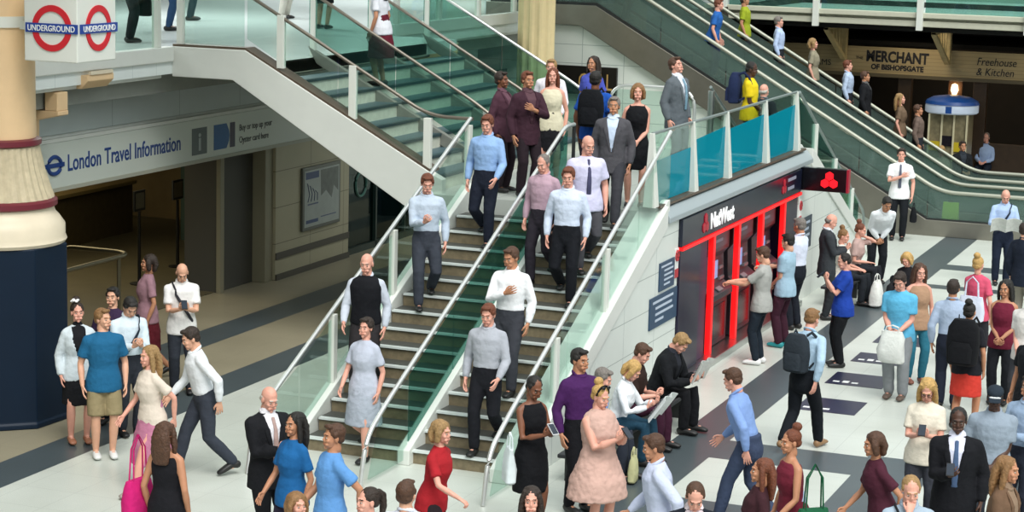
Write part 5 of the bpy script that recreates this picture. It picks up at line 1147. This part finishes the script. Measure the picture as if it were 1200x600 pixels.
# --- cash machines
person('young man in grey T-shirt, dark jeans and white trainers at the first cash machine', (-7.5, 28.75, .002), -105, 1.72, arms=('reach', 'reach'), head=(20, 0), hair=('short', 'brown'), top=('tee', '#a7a8a4'), bottom=('jeans', '#1d2630'), shoes='#dedede', group=atmq)
person('person in light blue T-shirt, maroon trousers and teal shoes at the second cash machine', (-7.5, 30.1, .002), -115, 1.72, arms=('reach', 'low'), head=(10, 0), hair=('short', 'black'), top=('tee', '#9bb9cc'), bottom=('trousers', '#3c1e2c'), shoes='#1f8a90', group=atmq)
person('man in white long-sleeved shirt and black trousers at the third cash machine', (-7.68, 31.5, .002), -120, 1.76, arms=('low', 'low'), head=(10, 10), hair=('short', 'grey'), top=('shirt', '#d5dcee'), bottom=('trousers', '#191d26'), skin='tan', group=atmq, wide=1.05)
person('woman in cobalt blue top and black trousers using a phone by the floor adverts', gpos(991, 296, 1.66), -75, 1.66, True, arms=('high', 'high'), head=(20, 0), hair=('crop', 'black'), top=('tee', '#1d3f9a'), bottom=('trousers', '#14161a'), skin='pink', wide=1.08, group=crowd, extras=(('phone', 1, 'phone raised by the woman in cobalt blue top'),))
person('man in charcoal suit standing by the last cash machine, facing the escalator', gpos(977, 257, 1.72)[:1] and (-7.45, 32.55, .002), 95, 1.72, arms=('phone', 'phone'), head=(30, 0), hair=('bald', 'grey'), top=('jacket', '#35393d'), inner='#cfd4dc', bottom=('trousers', '#2c3034'), skin='pink', group=far)
# --- by the far staircase
person('fair woman in white top seated with a shopping bag by the far staircase', (-7.55, 34.1, .002), 75, 1.66, True, pose='sit', seat=.375, arms=('lap', 'lap'), head=(15, 0), hair=('bun', 'lightbrown'), top=('tee', '#dcdad0'), bottom=('skirt', '#22262c', (.42, .2)) and ('trousers', '#22262c'), skin='pink', group=far)
person('woman in dusty pink top resting cheek on hand by the far staircase', (-7.55, 34.95, .002), 75, 1.66, True, pose='sit', seat=.375, arms=('lap', 'cheek'), head=(10, 0), lean=10, hair=('bun', 'auburn'), top=('tee', '#b59a94'), bottom=('trousers', '#22242a'), skin='pink', group=far)
person('dark-haired man in white shirt bending forward behind the seated women', (-7.45, 36.3, .002), 20, 1.74, arms=('low', 'low'), lean=42, head=(10, 0), hair=('short', 'black'), top=('shirt', '#dde2e6'), bottom=('trousers', '#181b20'), skin='tan', group=far)
person('man in white short-sleeved shirt standing with hand on chest before the escalator', (onz(1040, 168, 1.84).x+.45, 41.5, .002), 0, 1.84, arms=('chest', 'side'), hair=('short', 'dark'), top=('polo', '#eceef0'), bottom=('trousers', '#181b20'), skin='pink', tie='#5a5f70', group=far)
person('blonde woman in black clothes sitting on the grey floor strip', (-6.55, 34.7, .002), -25, 1.66, True, pose='floor', arms=('lap', 'lap'), lean=8, head=(25, 0), hair=('bob', 'blond'), top=('tee', '#1a1a1e'), bottom=('trousers', '#1a1a1e'), skin='pink', group=far)
# --- right-hand crowd
person('man in turquoise T-shirt and grey joggers holding a white plastic bag', gpos(1058, 316, 1.76), -15, 1.76, arms=('bag', 'bag'), lean=8, head=(25, 0), hair=('short', 'dark'), top=('tee', '#5fb3da'), bottom=('joggers', '#8a8e92'), shoes='#5a4a40', skin='pink', wide=1.06)
person('brown-haired woman in tan top and blue jeans behind the turquoise T-shirt', gpos(1079, 309, 1.68), 20, 1.68, True, arms=('side', 'side'), head=(10, 0), hair=('wavy', 'brown'), top=('tank', '#a8866c'), bottom=('jeans', '#2b6a7e'), shoes='#7a4a3a', skin='pink')
person('man in pale blue shirt and navy trousers seen from behind', gpos(1118, 327, 1.74), 175, 1.74, arms=('side', 'side'), hair=('short', 'dark'), top=('shirt', '#a4b4cc'), bottom=('trousers', '#1f2432'), skin='tan')
person('blonde woman in coral pink top seen from behind with a white tote', gpos(1148, 300, 1.68), 160, 1.68, True, arms=('side', 'phone1'), hair=('bun', 'blond'), top=('tee', '#cf5570'), bottom=('trousers', '#2a2a30'), skin='pink')
person('woman in scarlet skirt walking away under a large black backpack', gpos(1138, 352, 1.68), 165, 1.68, True, pose='walk', arms=('side', 'side'), hair=('bun', 'black'), top=('tee', '#1b1c22'), bottom=('skirt', '#c43a30', (.52, .21)), skin='tan', stride=.2)
person('young woman with long dark hair in maroon strapless top facing forward', gpos(1179, 328, 1.68), -10, 1.68, True, arms=('low', 'low'), head=(8, 10), hair=('long', 'black'), top=('tank', '#6a1f34'), bottom=('trousers', '#202228'), skin='tan')
person('person in white shirt cut off by the right edge beside the maroon top', gpos(1207, 338, 1.72), -30, 1.72, arms=('low', 'side'), hair=('short', 'dark'), top=('tee', '#dad6d2'), bottom=('trousers', '#3a3c42'), skin='pink')
person('person in black T-shirt at the right edge in front of the white shirt', gpos(1212, 378, 1.74), -40, 1.74, arms=('side', 'side'), hair=('short', 'dark'), top=('tee', '#17191e'), bottom=('trousers', '#2c3038'), skin='tan')
person('bald man in light blue shirt with cross strap reading a folded newspaper', gpos(1179, 221, 1.72), 5, 1.72, arms=('read', 'read'), head=(30, 0), hair=('bald', 'dark'), top=('shirt', '#a9c0e4'), bottom=('trousers', '#1e2638'), skin='pink', extras=(('strap', '#2a3344', -1),), group=far)
person('person in navy coat at the right edge in front of the newspaper reader', gpos(1203, 262, 1.72), 150, 1.74, hair=('short', 'dark'), top=('jacket', '#1b2230'), inner='#303a4a', bottom=('trousers', '#8d887c'), group=far)
person('blonde woman in cream top with glasses reading a phone', gpos(1088, 442, 1.68), -5, 1.68, True, arms=('phone', 'phone'), head=(30, 0), hair=('wavy', 'blond'), top=('tee', '#ddd5c4'), bottom=('trousers', '#3a3c44'), skin='pink', wide=1.08, extras=(('glasses',), ('phone', 1, 'dark phone held by the blonde woman in cream top')))
person('black-suited man with white shirt and blue strap holding a phone', gpos(1124, 478, 1.78), 0, 1.78, arms=('phone', 'side'), head=(8, 0), hair=('crop', 'black'), top=('jacket', '#15161b'), inner='#d6d8ea', tie='#4a5f80', bottom=('trousers', '#15161b'), skin='dark', wide=1.1, extras=(('phone', 1, 'phone held by the man in black suit with blue strap'),))
person('man in dark baseball cap and grey polo shirt', gpos(1167, 452, 1.74), 0, 1.74, head=(20, 0), arms=('side', 'low'), hair=('cap', 'black'), top=('polo', '#8d9aa8'), bottom=('trousers', '#2e333c'), skin='dark', wide=1.12)
person('person in pale blue shirt cut off at the right edge beside the capped man', gpos(1206, 440, 1.76), -30, 1.76, arms=('phone', 'phone'), hair=('short', 'dark'), top=('shirt', '#8fa4be'), bottom=('trousers', '#2a2e3a'), skin='tan')
person('man with fair hair holding his hand to his mouth at the bottom edge', gpos(1068, 556, 1.74), 10, 1.74, arms=('mouth', 'side'), head=(22, 0), hair=('crop', 'sandy'), top=('polo', '#9fb0bf'), bottom=('trousers', '#2a2e36'), skin='pink', extras=(('strap', '#2a2c30'),))
person('dark-haired person in maroon top hurrying in front of the black-suited man', gpos(1040, 502, 1.66), -70, 1.66, True, pose='walk', arms=('fwd', 'bwd'), lean=14, hair=('bob', 'brown'), top=('tee', '#4a2230'), bottom=('trousers', '#1c2430'), skin='tan')
person('brown-haired person in tan jacket rushing by at the lower right corner', gpos(1172, 530, 1.7), 70, 1.7, pose='walk2', arms=('fwd', 'bwd'), lean=10, hair=('wavy', 'lightbrown'), top=('jacket', '#6a5240'), inner='#8a7460', bottom=('trousers', '#4a3c32'), skin='tan', fem=True)
person('woman in burgundy top with a green bag hurrying past the dark floor strip', gpos(934, 500, 1.66), -60, 1.66, True, pose='walk2', arms=('side', 'fwd'), lean=8, hair=('bun', 'auburn'), top=('tank', '#6b2232'), bottom=('skirt', '#a9b7d2', (.45, .26)), skin='tan')
person('person with dark red hair just in front of the burgundy top', gpos(890, 534, 1.64), -80, 1.64, True, pose='walk', hair=('long', 'auburn'), top=('tee', '#3b2026'), bottom=('trousers', '#2a2a34'), skin='tan')
person('man in dark suit looking down at the bottom edge', gpos(815, 560, 1.74), 5, 1.74, head=(38, 0), arms=('phone', 'phone'), hair=('crop', 'brown'), top=('jacket', '#1b202a'), inner='#e0d3d8', bottom=('trousers', '#1b202a'), skin='pink')
person('brown-haired person in pale lilac shirt crossing before the seated readers', gpos(780, 505, 1.72), -85, 1.72, pose='walk', arms=('fwd', 'bwd'), lean=10, head=(10, 0), hair=('short', 'brown'), top=('shirt', '#c3cbe2'), bottom=('trousers', '#343844'), skin='tan', wide=1.08)
person('person in denim blue shirt striding across towards the bench', gpos(882, 428, 1.74), -110, 1.74, pose='walk2', arms=('fwd', 'bwd'), lean=20, head=(10, 0), hair=('short', 'brown'), top=('shirt', '#7f9cd0'), bottom=('trousers', '#39445c'), skin='pink')
person('person in pale blue shirt with a dark rucksack walking away over the floor strip', gpos(946, 360, 1.76), 150, 1.76, pose='walk', arms=('bwd', 'fwd'), lean=12, head=(10, 0), hair=('short', 'lightbrown'), top=('shirt', '#a8c3d8'), bottom=('trousers', '#14181e'), shoes='#8a6a4a', skin='pink')
# --- standing by the stair foot
person('woman with dark brown wavy hair looking up at the bottom edge', gpos(623, 572, 1.62), 0, 1.62, True, hair=('wavy', 'dark'), top=('tee', '#3a2a2e'), bottom=('trousers', NV), skin='pink')
person('woman in black sleeveless dress checking a phone beside the handrail', gpos(625, 439, 1.7), 35, 1.7, True, arms=('phone', 'phone'), head=(25, 0), hair=('crop', 'black'), top=('dress', '#111216', (.5, .2)), bottom=None, shoes='#1a1412', skin='brown', group=crowd, extras=(('phone', 1, 'white phone held by the woman in black dress', '#d4d6d8'),))
person('young man in purple shirt and black trousers standing beside the stair coping', gpos(681, 409, 1.78), 35, 1.78, arms=('side', 'pocket'), head=(5, -10), hair=('short', 'black'), top=('shirt', '#452055'), bottom=('trousers', '#121217'), skin='tan', group=crowd)
person('blonde woman in dusty pink flared dress holding a phone', gpos(704, 451, 1.68), 45, 1.68, True, arms=('phone1', 'phone1'), head=(15, 0), hair=('bun', 'blond'), top=('dress', '#c7a498', (.55, .35), 1), bottom=None, shoes='#b89a8a', skin='pink', wide=1.34, group=crowd, extras=(('band', '#17171a'), ('shades',), ('phone', 1, 'phone held by the blonde woman in dusty pink dress')))
# --- seated along the wall
person('grey-haired man in blue shirt seated at the near end of the bench', (-7.66, 21.95, .002), 75, 1.74, pose='sit', seat=.375, arms=('lap', 'lap'), lean=12, head=(15, 0), hair=('short', 'grey'), top=('shirt', '#86a6dc'), bottom=('trousers', '#2a2f3a'), skin='pink', group=seated)
person('blonde woman in white blouse seated reading a large paper', (-7.62, 22.75, .002), 70, 1.68, True, pose='sit', seat=.375, arms=('readup', 'readup'), lean=15, head=(30, 0), hair=('bob', 'blond'), top=('shirt', '#e6eaee'), bottom=('trousers', '#1f3f52'), skin='pink', group=seated)
person('brown-haired man in dark brown top seated between blonde woman and newspaper reader', (-7.7, 23.5, .002), 72, 1.74, pose='sit', seat=.375, arms=('phone', 'phone'), lean=10, head=(25, 0), hair=('short', 'brown'), top=('tee', '#2e201c'), bottom=('trousers', '#3a1a2c'), skin='pink', group=seated)
person('man in black jacket bent over a newspaper by the kiosk corner', (-7.66, 24.45, .002), 68, 1.8, pose='sit', seat=.375, arms=('readup', 'readup'), lean=22, head=(35, 0), hair=('short', 'sandy'), top=('jacket', '#15171b'), inner='#2a2c34', bottom=('trousers', '#121317'), skin='pink', wide=1.1, group=seated)
finish_people()
# waistcoat for the man on the stairs: an open shell over the chest
# ================================================================== BAGS AND PAPERS
def find(txt): return next(o for o in bpy.data.objects if o.get('category') == 'person' and txt in o['label'])
def rec_world(o, v):
    return Matrix.Translation(o.location) @ Matrix.Rotation(o.rotation_euler.z, 4, 'Z') @ V(v)
def ring_bag(prof, n=22, e=.55, wob=0.0):
    b = MB(); vs = []
    for i, (z, a, c) in enumerate(prof):
        for j in range(n):
            t = 2*math.pi*j/n; cx, sy = math.cos(t), math.sin(t)
            x = a*math.copysign(abs(cx)**e, cx); y = c*math.copysign(abs(sy)**e, sy)
            q = 1+wob*noise.noise(V((x*9, y*9, z*9+i)))
            vs.append((x*q, y*q, z))
    k = len(prof); b.add(vs, [(i*n+j, i*n+(j+1) % n, (i+1)*n+(j+1) % n, (i+1)*n+j) for i in range(k-1) for j in range(n)]+[tuple(range(n))[::-1], tuple(range((k-1)*n, k*n))]); return b
def put(o, root): o.parent = root; return o
def handbag(name, label, cat, wp, rz, w, d, h, col, drop=.22, wob=.15, two=True):
    t = thing(name, label, cat, wp, 'bags carried by people', rz)
    b = ring_bag([(0, w*.42, d*.7), (h*.06, w*.5, d), (h*.4, w*.52, d*1.05), (h*.8, w*.47, d*.7), (h, w*.43, d*.35)], wob=wob)
    put(b.build('body', cloth(col, .08), smooth=True), t)
    for y in ((-d*.3, d*.3) if two else (0,)):
        m = MB(); m.tube([(-w*.26, y, h-.01), (-w*.22, y*.6, h+drop*.7), (0, y*.3, h+drop), (w*.22, y*.6, h+drop*.7), (w*.26, y, h-.01)], .008, 6); put(m.build('handle', cloth(col, .08), smooth=True), t)
    return t
def backpack(label, person_o, col, y=-.20, z=1.05, sc=1.0, lean=0):
    t = thing('backpack', label, 'backpack', rec_world(person_o, (0, y, z)), 'bags carried by people', person_o.rotation_euler.z)
    b = ring_bag([(0, .13*sc, .07*sc), (.02*sc, .15*sc, .09*sc), (.22*sc, .165*sc, .10*sc), (.38*sc, .15*sc, .085*sc), (.46*sc, .10*sc, .05*sc)], e=.6, wob=.05); put(b.build('body', cloth(col, .1), smooth=True), t)
    b = ring_bag([(.04*sc, .11*sc, .05*sc), (.18*sc, .12*sc, .05*sc), (.24*sc, .09*sc, .03*sc)], e=.6); b.v = [(x, v-.09*sc, q) for x, v, q in b.v]; put(b.build('front_pocket', cloth(col, .1), smooth=True), t)
    for s in (-1, 1):
        m = MB(); m.tube([(s*.09, .07, .44*sc), (s*.11, .15, .47*sc), (s*.13, .24, .40*sc), (s*.135, .29, .28*sc), (s*.14, .24, .12*sc), (s*.13, .09, .05*sc)], [(.02, .007)]*6, 8); put(m.build('strap', cloth(col, .1), smooth=True), t)
    return t
def newspaper(label, wp, rz, w=.30, h=.38, tilt=50, col='#c9cbc6', nm='newspaper'):
    t = thing(nm, label, 'newspaper', wp, 'papers being read', rz); q = Matrix.Rotation(math.radians(-tilt), 3, 'X')
    for s in (-1, 1):
        vs = []; n = 8
        for z in (0, .006):
            for i in range(n+1):
                for j in (0, 1):
                    x = s*w*i/n; y = -.05*math.sin(math.pi*i/n)+z; vs.append(q @ V((x, y, h*(j-.5))))
        m = (n+1)*2; fs = []
        for i in range(n):
            a = i*2; fs += [(a, a+1, a+3, a+2), (m+a, m+a+2, m+a+3, m+a+1), (a, a+2, m+a+2, m+a), (a+1, m+a+1, m+a+3, a+3)]
        fs += [(0, m, m+1, 1), (2*n, 2*n+1, m+2*n+1, m+2*n)]
        b = MB().add(vs, fs); o = put(b.build('sheet', mat('newsprint', col, .8, vary=.12, scale=22), smooth=True), t)
        b = MB()
        for r_ in range(7):
            zz = h*(.38-.115*r_); x0, x1 = s*w*.12, s*w*.88
            b.add([q @ V((x, y, z)) for y in (-.052, -.056) for z in (zz-h*.02, zz+h*.02) for x in (min(x0, x1), max(x0, x1))], [(0, 1, 3, 2), (4, 6, 7, 5), (0, 4, 5, 1), (2, 3, 7, 6), (0, 2, 6, 4), (1, 5, 7, 3)])
        put(b.build('print_line', mat('print_grey', '#6f7276', .8)), o)
    return t
o = find('turquoise'); handbag('plastic_bag', 'crumpled white plastic bag held up by the man in turquoise T-shirt', 'bag', rec_world(o, (0, .34, .56)), o.rotation_euler.z, .36, .10, .42, '#d5d8d4', .08, .3)
o = find('coral pink top'); handbag('tote_bag', 'white tote bag with long handles hanging behind the woman in coral pink', 'bag', rec_world(o, (.02, -.27, .78)), o.rotation_euler.z, .38, .06, .36, '#cfd6e6', .28, .05)
o = find('black sleeveless dress'); handbag('plastic_bag', 'thin white carrier bag hanging from the arm of the woman in black dress', 'bag', rec_world(o, (.30, .05, .62)), o.rotation_euler.z+1.2, .24, .06, .36, '#d6e0e2', .16, .3)
o = find('hand on chest'); handbag('briefcase', 'black bag held low by the man in white short-sleeved shirt', 'bag', rec_world(o, (-.30, .0, .38)), o.rotation_euler.z+1.57, .36, .07, .28, '#131519', .1, .03)
o = find('shopping bag by the far'); handbag('shopping_bag', 'white paper shopping bag at the knees of the seated fair woman', 'bag', rec_world(o, (.05, .62, .02)), o.rotation_euler.z, .34, .1, .42, '#d9dad6', .12, .05)
o = find('magenta bag'); handbag('shoulder_bag', 'magenta pink bag on the hip of the woman in black top', 'bag', rec_world(o, (-.32, .02, .72)), o.rotation_euler.z+1.4, .36, .09, .34, '#c4206e', .42, .1)
o = find('green bag'); handbag('shoulder_bag', 'dark green bag swinging beside the woman in burgundy top', 'bag', rec_world(o, (-.34, -.02, .66)), o.rotation_euler.z+1.5, .34, .09, .3, '#1d5a3c', .42, .1)
o = find('bulky black shoulder bag'); handbag('shoulder_bag', 'bulky black bag on the arm of the person in black coat upstairs', 'bag', rec_world(o, (-.28, .30, .42)), o.rotation_euler.z, .46, .13, .36, '#121416', .3, .1)
backpack('black backpack on the back of the man in royal blue T-shirt', find('royal blue'), '#101217', -.245, 1.0, 1.12)
backpack('navy backpack on the back of the man in yellow T-shirt', find('yellow T-shirt wearing'), '#1f2a4a', -.245, 1.02, 1.05)
backpack('large black backpack on the woman in scarlet skirt', find('scarlet skirt'), '#101115', -.25, .90, 1.25)
o = find('dark rucksack'); backpack('dark grey rucksack on the person in pale blue shirt walking away', o, '#2a3138', -.20, 1.0, 1.0)
o = find('bent over a newspaper'); newspaper('folded pale newspaper held by the man in black jacket', rec_world(o, (0, .60, .80)), o.rotation_euler.z, .20, .30, 25)
o = find('reading a large paper'); newspaper('large white paper spread by the seated blonde woman', rec_world(o, (0, .58, .70)), o.rotation_euler.z, .22, .34, 35, '#d9dedc')
o = find('folded newspaper'); newspaper('folded newspaper held by the bald man in light blue shirt', rec_world(o, (0, .50, 1.12)), o.rotation_euler.z, .26, .3, 35, '#d2d4d0')
o = find('near end of the bench'); handbag('shoulder_bag', 'pale yellow-green cloth bag hanging at the near end of the bench', 'bag', rec_world(o, (.1, .55, .02)), o.rotation_euler.z, .2, .05, .3, '#b9b88c', .1, .2)
# stools for the people outside the pub
for txt, lab in (('seated outside the dark pub', 'dark stool under the man in light blue shirt by the pub'), ('beside the light blue seated man', 'dark stool under the person in black coat by the pub'), ('seated by the booth', 'dark stool under the person in beige top by the booth')):
    o = find(txt); t = thing('stool', lab, 'stool', (o.location.x, o.location.y, 0), 'stools outside the pub')
    MB().lathe([(.17, .37), (.18, .39), (.17, .405)], (o.location.x, o.location.y, 0), 20).build('seat', mat('stool_dark', '#241d18', .5), t, smooth=True)
    for k in range(4):
        a = math.pi/4+math.pi/2*k; MB().tube([(o.location.x+.15*math.cos(a), o.location.y+.15*math.sin(a), 0), (o.location.x+.11*math.cos(a), o.location.y+.11*math.sin(a), .38)], .015, 8).build('leg', dark_metal, t)

# hi-vis board at the escalator foot
p = ony(1101, 256, 43.15)+V((.22, 0, 0)); t = thing('caution_board', 'small yellow-green folding board standing at the foot of the nearer escalator', 'sign', (p.x, 43.15, .032))
hv = mat('hi_vis_yellow', '#b6d62a', .5)
for s in (-1, 1):
    MB().prism([(43.15+s*.14, .034), (43.15+s*.165, .034), (43.15+s*.03, .62), (43.15+s*.005, .62)], 'x', p.x-.16, p.x+.16).build('panel', hv, t, bevel=.006)
MB().box(p.x-.06, p.x+.06, 43.125, 43.175, .62, .66).build('handle', rubber, t, bevel=.006)
